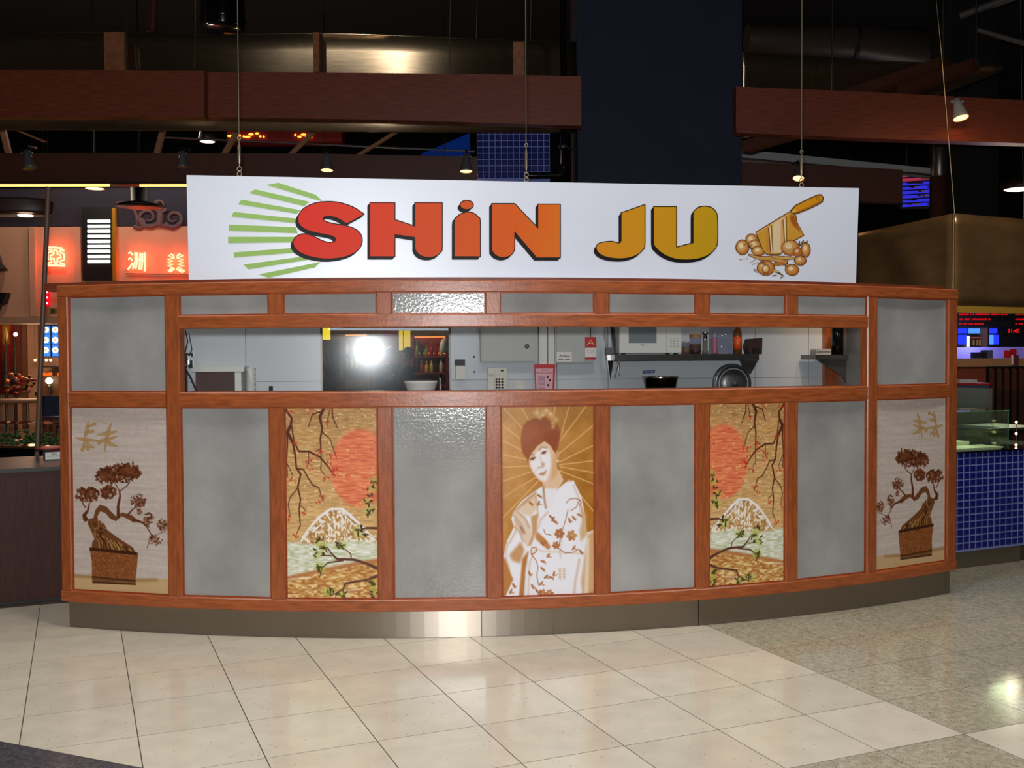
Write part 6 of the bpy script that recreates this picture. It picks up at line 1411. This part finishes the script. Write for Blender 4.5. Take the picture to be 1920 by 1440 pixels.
# salad bar and dark counter
SF2 = Frame(0, 8.6, math.radians(-12))
T = thing('salad_bar', 'black salad bar with heaps of green leaves at the left edge', 'salad bar', at(30, 880, 8.6)); T.location.z = 0
a0, a1 = SF2.sz(-120, 840)[0], SF2.sz(116, 840)[0]; zt2 = SF2.sz(40, 840)[1]
mb = MB(); SF2.box(mb, a0, a1, 0, zt2, -0.7, 0); mb.build('counter_body', 'black_gloss', T); mb = MB(); SF2.box(mb, a0, a1, zt2, zt2 + 0.02, -0.72, 0.03); mb.build('rim', mat('rim_copper', (130, 80, 50), 0.3, metal=0.7), T)
mb = MB()
for k in range(240):
    a = random.uniform(a0, a1 - 0.12); o_ = random.uniform(-0.6, -0.05); z = zt2 + 0.02 + 0.10 * abs(math.sin(a * 9)) * random.random(); mb.ball(SF2.pt(a, z, o_), random.uniform(0.015, 0.035), random.uniform(0.015, 0.03), random.uniform(0.01, 0.025), 5, 4)
mb.build('salad_leaves', 'leaf_green', T, kind='stuff')
mb = MB(); SF2.box(mb, a0, a1, zt2 + 0.22, zt2 + 0.226, -0.35, -0.02); mb.build('sneeze_glass', 'case_glass', T)
for a in (a0 + 0.5, a1 - 0.03): MB().tube([SF2.pt(a, zt2 + 0.02, -0.3), SF2.pt(a, zt2 + 0.22, -0.3)], 0.01, 6).build('glass_post', 'chrome', T)
# low brown counter
p0, p1 = Vector((-4.6, 6.08, 0)), Vector((-2.99, 6.93, 0)); d = (p1 - p0).normalized(); yaw = math.atan2(d.y, d.x); CF = Frame(p0.x, p0.y, yaw); L_ = (p1 - p0).length
T = thing('brown_counter', 'low counter clad in dark brown wood laminate left of the kiosk', 'counter', CF.pt(L_ / 2, 0)); zc = CF.sz(60, 884)[1]
npan = 3
for k in range(npan): mb = MB(); CF.box(mb, L_ * k / npan + 0.001, L_ * (k + 1) / npan - 0.001, 0.02, zc, -0.03, 0.0); mb.build('laminate_panel', 'counter_wood', T)
mb = MB(); CF.box(mb, 0, L_, 0.0, 0.02, -0.05, -0.015); mb.build('plinth', 'black', T); mb = MB(); CF.box(mb, 0, L_, zc, zc + 0.025, -0.9, 0.012); mb.build('counter_top', 'black', T); mb = MB(); CF.box(mb, 0, L_, 0.0, zc, -0.9, -0.03); mb.build('core', 'dark_brown', T)

zc2 = zc + 0.026; ao = -0.55; b0, b1 = CF.sz(85, 866, ao)[0], CF.sz(120, 866, ao)[0]; b1 = min(b1, L_ - 0.004); zl = CF.sz(100, 848, ao)[1]
T = thing('louver_box', 'white slotted box beside the kiosk post at the left', 'box', CF.pt((b0 + b1) / 2, zc2, ao - 0.12))
mb = MB(); CF.box(mb, b0, b1, zc2, zl, ao - 0.25, ao); mb.build('box_body', 'louver_white', T)
for k in range(5): mb = MB(); t = b0 + (b1 - b0) * (0.14 + 0.17 * k); CF.box(mb, t, t + 0.009, zc2 + 0.02, zc2 + (zl - zc2) * 0.5, ao, ao + 0.003); mb.build('slot', 'grey_metal_paint', T)
mb = MB(); CF.box(mb, b0 + 0.04, b1 - 0.03, zc2 + (zl - zc2) * 0.65, zc2 + (zl - zc2) * 0.88, ao, ao + 0.003); mb.build('label_plate', 'grey_light', T)
T = thing('red_cushion', 'flat red cushion lying on the white slotted box', 'cushion', CF.pt((b0 + b1) / 2, zl, ao - 0.12)); c0 = CF.pt((b0 + b1) / 2 - 0.01, zl + 0.019, ao - 0.12); MB().ball(c0, 0.10, 0.12, 0.018, 14, 8).build('pad', 'cushion_red', T); MB().tube([c0 + Vector((0.10 * math.cos(t), 0.12 * math.sin(t), 0)) for t in [k * math.pi / 10 for k in range(21)]], 0.005, 5).build('piping', 'dark_brown', T)

# ------------------------------------------------------------------ right hand stall
HZ0 = None
hc = at(1788, 400, 8.55); hl_ = at(1600, 441, 10.0); hr_ = at(1990, 409, 9.15); zT = hc.z; zB = at(1797, 573, 8.55).z
for q in (hl_, hr_): q.z = zT
T = thing('exhaust_hood', 'big brushed metal exhaust hood over the blue tiled counter', 'hood', Vector((hc.x, hc.y, zB)))
def hood_face(a, b, name):
    mb = MB(); N, K = 14, 8; vs = []; n_ = Vector((b.y - a.y, a.x - b.x, 0)).normalized()
    if n_.y > 0: n_ = -n_
    for i in range(N + 1):
        for j in range(K + 1):
            p = a.lerp(b, i / N); t = j / K; p = Vector((p.x, p.y, zB + (zT - zB) * t)); p += n_ * (0.03 * math.sin(i * 0.7 + t * 3.4) * math.sin(math.pi * t) * math.sin(math.pi * i / N)); vs.append(p)
    mb.add(vs, [(i * (K + 1) + j, (i + 1) * (K + 1) + j, (i + 1) * (K + 1) + j + 1, i * (K + 1) + j + 1) for i in range(N) for j in range(K)], True)
    o = mb.build(name, 'hood_metal', T); sd = o.modifiers.new('thick', 'SOLIDIFY'); sd.thickness = 0.01; return o
hood_face(hl_, hc, 'left_face'); hood_face(hc, hr_, 'right_face')
back = Vector((hl_.x + 1.9, 10.6, zT)); mb = MB(); mb.add([hl_, hc, hr_, back], [(0, 1, 2, 3)]); mb.build('top_plate', 'hood_metal', T)
MB().tube([Vector((hc.x, hc.y, zB)), hc], 0.012, 6).build('corner_seam', 'hood_metal', T)
mb = MB()
for a, b in ((hl_, hc), (hc, hr_)):
    a = Vector((a.x, a.y, zB)); b = Vector((b.x, b.y, zB)); q = [a, b, b + Vector((0.03, 0.12, 0)), a + Vector((0.03, 0.12, 0))]; mb.hexa([p + Vector((0, 0, -0.055)) for p in q], q)
mb.build('lip', 'hood_lip', T)
for p in (hr_ + Vector((-0.1, 0.2, 0)), back + Vector((0, -0.1, 0))): MB().tube([p, Vector((p.x - 0.1, p.y, 6.99))], 0.003, 5).build('hanger_wire', 'cable_steel', T)
# blue tiled counter
q0, q1 = Vector((3.18, 7.665, 0)), Vector((4.5, 8.264, 0)); yaw = math.atan2((q1 - q0).y, (q1 - q0).x); BF = Frame(q0.x, q0.y, yaw)
T = thing('tiled_counter', 'counter clad in small blue mosaic tiles right of the kiosk', 'counter', q0.copy()); L2 = (q1 - q0).length
zt_, zb_ = BF.sz(1850, 847)[1], BF.sz(1850, 1027)[1]
mb = MB(); BF.box(mb, 0.13, L2, zb_ - 0.01, zt_, -0.70, -0.001); mb.build('core', 'grout_blue', T)
tiled_face(T, BF, 1783.5, 848, 1930.5, 1026, 13, 14)
mb = MB(); BF.box(mb, 0.0, BF.sz(1917, 1040)[0], 0.0, zb_ - 0.012, -0.06, -0.02); mb.build('kick_plate', 'steel', T); mb = MB(); BF.box(mb, 0.13, L2, zt_, zt_ + 0.012, -0.72, 0.02); mb.build('counter_top', 'black_gloss', T)
# trays and display glass
ZC = zt_ + 0.012
def tray(lb, a0, a1, o0, o1, z, m_, h=0.03):
    T = thing('serving_tray', lb, 'tray', BF.pt((a0 + a1) / 2, z, (o0 + o1) / 2), 'trays in the display'); mb = MB(); BF.box(mb, a0, a1, z, z + h * 0.5, o0, o1); mb.build('tray_base', m_, T); mb = MB(); BF.box(mb, a0 - 0.01, a1 + 0.01, z + h * 0.5, z + h, o0 - 0.01, o1 + 0.01); mb.build('tray_rim', m_, T)
tray('long cream serving tray at the front of the glass display', 0.16, 0.66, -0.2, -0.01, ZC, 'tray_cream', 0.022)
tray('cream serving tray in the middle of the glass display', 0.16, 0.54, -0.44, -0.225, ZC, 'tray_cream', 0.05)
tray('cream serving tray at the back of the glass display', 0.16, 0.36, -0.68, -0.465, ZC, 'tray_cream', 0.085)
T = thing('display_case', 'clear glass display case standing on the blue tiled counter', 'display case', BF.pt(0.4, ZC, -0.36)); ht = BF.sz(1850, 772, 0)[1]
mb = MB(); BF.box(mb, 0.14, 0.70, ZC, ht, 0.012, 0.018); mb.build('front_pane', 'case_glass', T); mb = MB(); BF.box(mb, 0.70, 0.706, ZC, ht, -0.70, 0.018); mb.build('end_pane', 'case_glass', T); mb = MB(); BF.box(mb, 0.14, 0.706, ht, ht + 0.008, -0.70, 0.02); mb.build('top_pane', 'case_glass', T); mb = MB(); BF.box(mb, 0.14, 0.70, ZC + 0.16, ZC + 0.166, -0.69, -0.05); mb.build('shelf_pane', 'case_glass', T)
mb = MB(); mb.tube([BF.pt(0.703, ZC, 0.015), BF.pt(0.703, ht, 0.015)], 0.004, 5); mb.tube([BF.pt(0.0, ht + 0.004, 0.02), BF.pt(0.703, ht + 0.004, 0.02)], 0.004, 5); mb.build('edge', mat('glass_edge', (70, 120, 80), 0.2), T)
T = thing('upper_display_case', 'taller clear glass display case at the right picture edge', 'display case', BF.pt(1.1, ZC, -0.36)); h2 = BF.sz(1880, 727, -0.3)[1]
mb = MB(); BF.box(mb, 0.78, 1.4, ZC, h2, -0.21, -0.20); mb.build('front_pane', 'case_glass', T); mb = MB(); BF.box(mb, 0.78, 0.79, ZC, h2, -0.70, -0.20); mb.build('end_pane', 'case_glass', T); mb = MB(); BF.box(mb, 0.78, 1.4, ZC + 0.12, ZC + 0.14, -0.69, -0.22); mb.build('food_shelf', 'steel_dark', T)
for k in range(3):
    p = BF.pt(0.93, ZC + 0.015 + 0.09 * k, -0.1); Tm = thing('indicator_lamp', ['lowest', 'middle', 'topmost'][k] + ' of three small glowing lamps on the display counter', 'lamp', p, 'three glowing lamps'); MB().ball(p, 0.010, 0.010, 0.011, 8, 6).build('bulb', emis('ind', (255, 220, 150), 9.0), Tm); MB().tube([p, p + Vector((0, 0, -0.09 if k else -0.015))], 0.004, 5).build('stalk', 'steel_dark', Tm)
# things behind the display
EF = Frame(0, 11.0)
T = thing('blue_grey_chest', 'blue grey chest behind the glass display', 'chest', EF.at(1820, 755)); T.location.z = 0; z0 = EF.sz(1820, 748)[1]; zz1 = EF.sz(1820, 722)[1]
a0, a1 = EF.sz(1775, 740)[0], EF.sz(1855, 740)[0]; mb = MB(); EF.box(mb, a0, a1, 0, zz1, -0.6, 0); mb.build('chest_body', 'chest_blue', T); mb = MB(); EF.box(mb, a0 - 0.01, a1 + 0.01, zz1, zz1 + 0.02, -0.61, 0.01); mb.build('red_lid', 'red_paint', T)
mb = MB(); EF.pbox(mb, 1800, 712, 1832, 718.5, -0.3, -0.1); o = mb.build('folded_paper', 'paper_white', label='white folded papers lying on the blue grey chest', cat='papers')
T = thing('stanchion_barrier', 'row of dark barrier posts with brown panels at the right', 'barrier', (EF.at(1890, 740).x, 12.5, 0)); SB = Frame(0, 12.5)
zr = SB.sz(1880, 690)[1]
for k in range(7):
    a = SB.sz(1852 + 14 * k, 720)[0]; mb = MB(); SB.box(mb, a - 0.012, a + 0.012, 0, zr, -0.02, 0.02); mb.build('post', 'black', T)
    if k < 6: a2 = SB.sz(1852 + 14 * (k + 1), 720)[0]; mb = MB(); SB.box(mb, a + 0.014, a2 - 0.014, 0.2, zr - 0.03, -0.006, 0.006); mb.build('panel', mat('barrier_brown', (112, 50, 34), 0.6), T)
a = SB.sz(1850, 720)[0]; a2 = SB.sz(1945, 720)[0]; mb = MB(); SB.box(mb, a, a2, zr, zr + 0.02, -0.02, 0.02); mb.build('top_rail', 'black', T)
OF = Frame(0, 15.0)
T = thing('ticket_counter', 'long tan service counter with lavender front behind the barrier', 'counter', (OF.at(1860, 700).x, 15, 0))
a0, a1 = OF.sz(1760, 680)[0], OF.sz(1990, 680)[0]; z1 = OF.sz(1850, 672)[1]; z2 = OF.sz(1850, 650)[1]
mb = MB(); OF.box(mb, a0, a1, 0, z1 - 0.12, -0.6, 0); mb.build('base', mat('counter_red', (104, 44, 28), 0.6), T); mb = MB(); OF.box(mb, a0, a1, z1 - 0.12, z1, -0.62, 0.04); mb.build('tan_band', 'tan', T); mb = MB(); OF.box(mb, a0, a1, z1, z2, -0.9, -0.85); mb.build('lavender_screen', mat('lav_glow', (140, 130, 190), 0.6, emit=(110, 96, 190), estr=0.25), T)  # faint glow put into the lavender front, which is no lamp
fpart(OF, thing('red_poster', 'small red and white poster on the lavender screen', 'poster', OF.at(1895, 670)), 'poster_sheet', 'red_paint', (1883, 657, 1895, 671, -0.84, -0.82), (1894.5, 654, 1906, 671, -0.84, -0.825))
T = thing('till_box', 'dark till box on the tan counter', 'till', OF.at(1847, 676)); b0, b1, b2 = OF.sz(1837, 666)[0], OF.sz(1850, 666)[0], OF.sz(1860, 666)[0]; mb = MB(); OF.box(mb, b0, b1, z1 + 0.001, z1 + 0.09, -0.3, 0); mb.build('box', 'black', T); mb = MB(); OF.box(mb, b1, b2, z1 + 0.001, z1 + 0.12, -0.2, 0.03); mb.build('screen', 'chest_blue', T)
T = thing('maroon_stand', 'maroon card stand with white edge at the right counter', 'stand', OF.at(1905, 684)); fpart(OF, T, 'card', mat('maroon_card', (92, 30, 48), 0.6), (1900, 666, 1910, 684, 0.05, 0.08)); fpart(OF, T, 'edge', 'paper_white', (1898, 666, 1900, 684, 0.05, 0.08))
# blue lit wall and posters
VF = Frame(0, 16.5)
T = thing('blue_lit_wall', 'wall of glowing blue panels under the red display board', 'wall panel', VF.at(1840, 650)); fpart(VF, T, 'frame', 'black', (1760, 610, 1990, 652, -0.1, 0))
BL = emis('blue_panel', (40, 60, 255), 1.1); BL2 = emis('blue_panel_bright', (70, 130, 255), 1.6)
for r, m_ in (((1797, 616, 1814, 625), BL), ((1817, 616, 1840, 625), BL2), ((1797, 628, 1813, 646), BL), ((1856, 616, 1870, 625), BL), ((1856, 628, 1863, 646), BL2), ((1863, 628, 1873, 646), BL)): fpart(VF, T, 'blue_panel', m_, (*r, 0, 0.02))
fpart(VF, T, 'pillar', mat('pillar_tan', (130, 96, 76), 0.7), (1842.5, 610, 1852, 668, 0.0, 0.12))
T = thing('movie_poster', 'dark poster with yellow figures and white edge on the blue wall', 'poster', VF.at(1828, 650)); fpart(VF, T, 'sheet', mat('poster_dark', (58, 22, 20), 0.6), (1818, 630, 1840.5, 650, 0.02, 0.05)); fpart(VF, T, 'light_edge', emis('poster_edge', (255, 255, 255), 2.5), (1814, 630, 1818, 650, 0.02, 0.05)); fpart(VF, T, 'title_band', mat('poster_orange', (220, 110, 60), 0.6), (1820, 632, 1839, 634.5, 0.05, 0.052)); fpart(VF, T, 'figure', mat('poster_yellow', (190, 150, 60), 0.6), (1823.5, 638, 1827.5, 647, 0.05, 0.052), (1831, 637, 1834, 648, 0.05, 0.052), (1835.5, 637, 1839, 648, 0.05, 0.052))
# red dot-matrix board
T = thing('led_board', 'black display board with rows of dim red dot lettering', 'display board', VF.at(1850, 612)); fpart(VF, T, 'board', 'black', (1770, 574, 1990, 614, 0.1, 0.2))
RD = emis('led_red', (230, 16, 24), 0.8); RD2 = emis('led_bright', (255, 20, 24), 2.2)
for y, x0, x1 in ((580, 1815, 1888), (589.5, 1798, 1891), (598.5, 1798, 1858), (607, 1798, 1845), (580, 1904, 1950), (589.5, 1904, 1950), (598.5, 1904, 1950), (607, 1904, 1918)):
    x = x0
    while x < x1:
        w = random.uniform(1.2, 4.0); mb = MB(); VF.pbox(mb, x, y - random.uniform(1.2, 1.8), min(x + w, x1), y + 1.6, 0.2, 0.203); mb.build('led_word', RD, T); x += w + random.choice([0.8, 0.8, 0.8, 3.0])
T = thing('led_clock', 'red digital clock reading 11 40 below the display board', 'clock', VF.at(1901, 625)); fpart(VF, T, 'case', 'black', (1884, 614.5, 1917, 627, 0.02, 0.1)); a, z = VF.sz(1900.5, 621, 0.103)
text_mesh('11:40', 0.085, 'digits', RD2, T, lambda x, y: VF.pt(a + x, z + y, 0.104))
light('blue_wall_light', 'POINT', VF.at(1830, 640, 0.9), 14, (0.35, 0.4, 1.0), 0.15)
light('hood_fill_light', 'AREA', (4.0, 8.95, 2.12), 45, (1.0, 0.88, 0.64), 0.12, (3.6, 8.1, 0.9))  # added fill inside the hood, no lamp seen there, brightens the trays
light('right_fill_light', 'POINT', (6.4, 13.4, 2.6), 40, (1.0, 0.78, 0.6), 0.2)  # added fill with no lamp, brightens the dark background at right
light('hood_wash_light', 'SPOT', (2.6, 5.2, 5.4), 880, (1.0, 0.68, 0.38), 0.3, (3.9, 8.8, 2.4), math.radians(42), 0.8)  # added wash without a lamp, brightens the hood metal
# dark column, brown pillar, coloured screen at upper right
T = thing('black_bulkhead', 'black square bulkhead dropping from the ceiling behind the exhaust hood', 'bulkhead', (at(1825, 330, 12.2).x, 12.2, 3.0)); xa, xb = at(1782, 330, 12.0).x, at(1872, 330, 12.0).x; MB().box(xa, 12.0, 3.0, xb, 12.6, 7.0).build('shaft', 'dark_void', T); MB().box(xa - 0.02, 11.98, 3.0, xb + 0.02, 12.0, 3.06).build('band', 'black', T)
T = thing('brown_pillar', 'round brown wooden pillar left of the black column', 'pillar', (at(1768, 330, 12.0).x, 12.1, 0)); c0 = Vector((at(1768, 330, 12.0).x, 12.1, 0)); MB().lathe(c0, [(0.085, 0), (0.085, 4.2), (0, 4.2)], 20).build('shaft', 'beam_wood_dark', T); MB().lathe(c0, [(0.09, 3.7), (0.1, 3.72), (0.1, 4.1), (0.09, 4.12)], 20).build('collar', 'steel_dark', T)
DF = Frame(0, 14.5)
T = thing('coloured_screen', 'glowing blue and pink ceiling screen with dark dashes right of the sign', 'screen', DF.at(1723, 388)); fpart(DF, T, 'frame', 'black', (1688, 320, 1760, 390, -0.1, -0.002))
for k in range(8):
    y = 324 + 8 * k; mb = MB(); x1 = 1738 if k < 1 else 1757
    mb.prism([DF.at(x, yy, 0.0) for x, yy in ((1692, y + 3), (x1, y - 1), (x1, y + 4.5), (1692, y + 8.5))], Vector((0, -0.01, 0))); mb.build('glowing_band', emis('scr_%s' % ('p' if k < 2 else 'b'), (190, 60, 90) if k < 2 else (50, 50, 220), 0.65 if k < 2 else 0.9), T)
    for _ in range(3):
        x = random.uniform(1697, 1745); mb = MB(); DF.pbox(mb, x, y + 1, x + random.uniform(4, 14), y + 4, 0.011, 0.013); mb.build('dash', random.choice(['black', 'dark_brown', 'tan']), T)
for x in (1700, 1745): q = DF.at(x, 321, -0.05); MB().tube([q, Vector((q.x, q.y, 6.99))], 0.012, 6).build('hanger_rod', 'black', T)
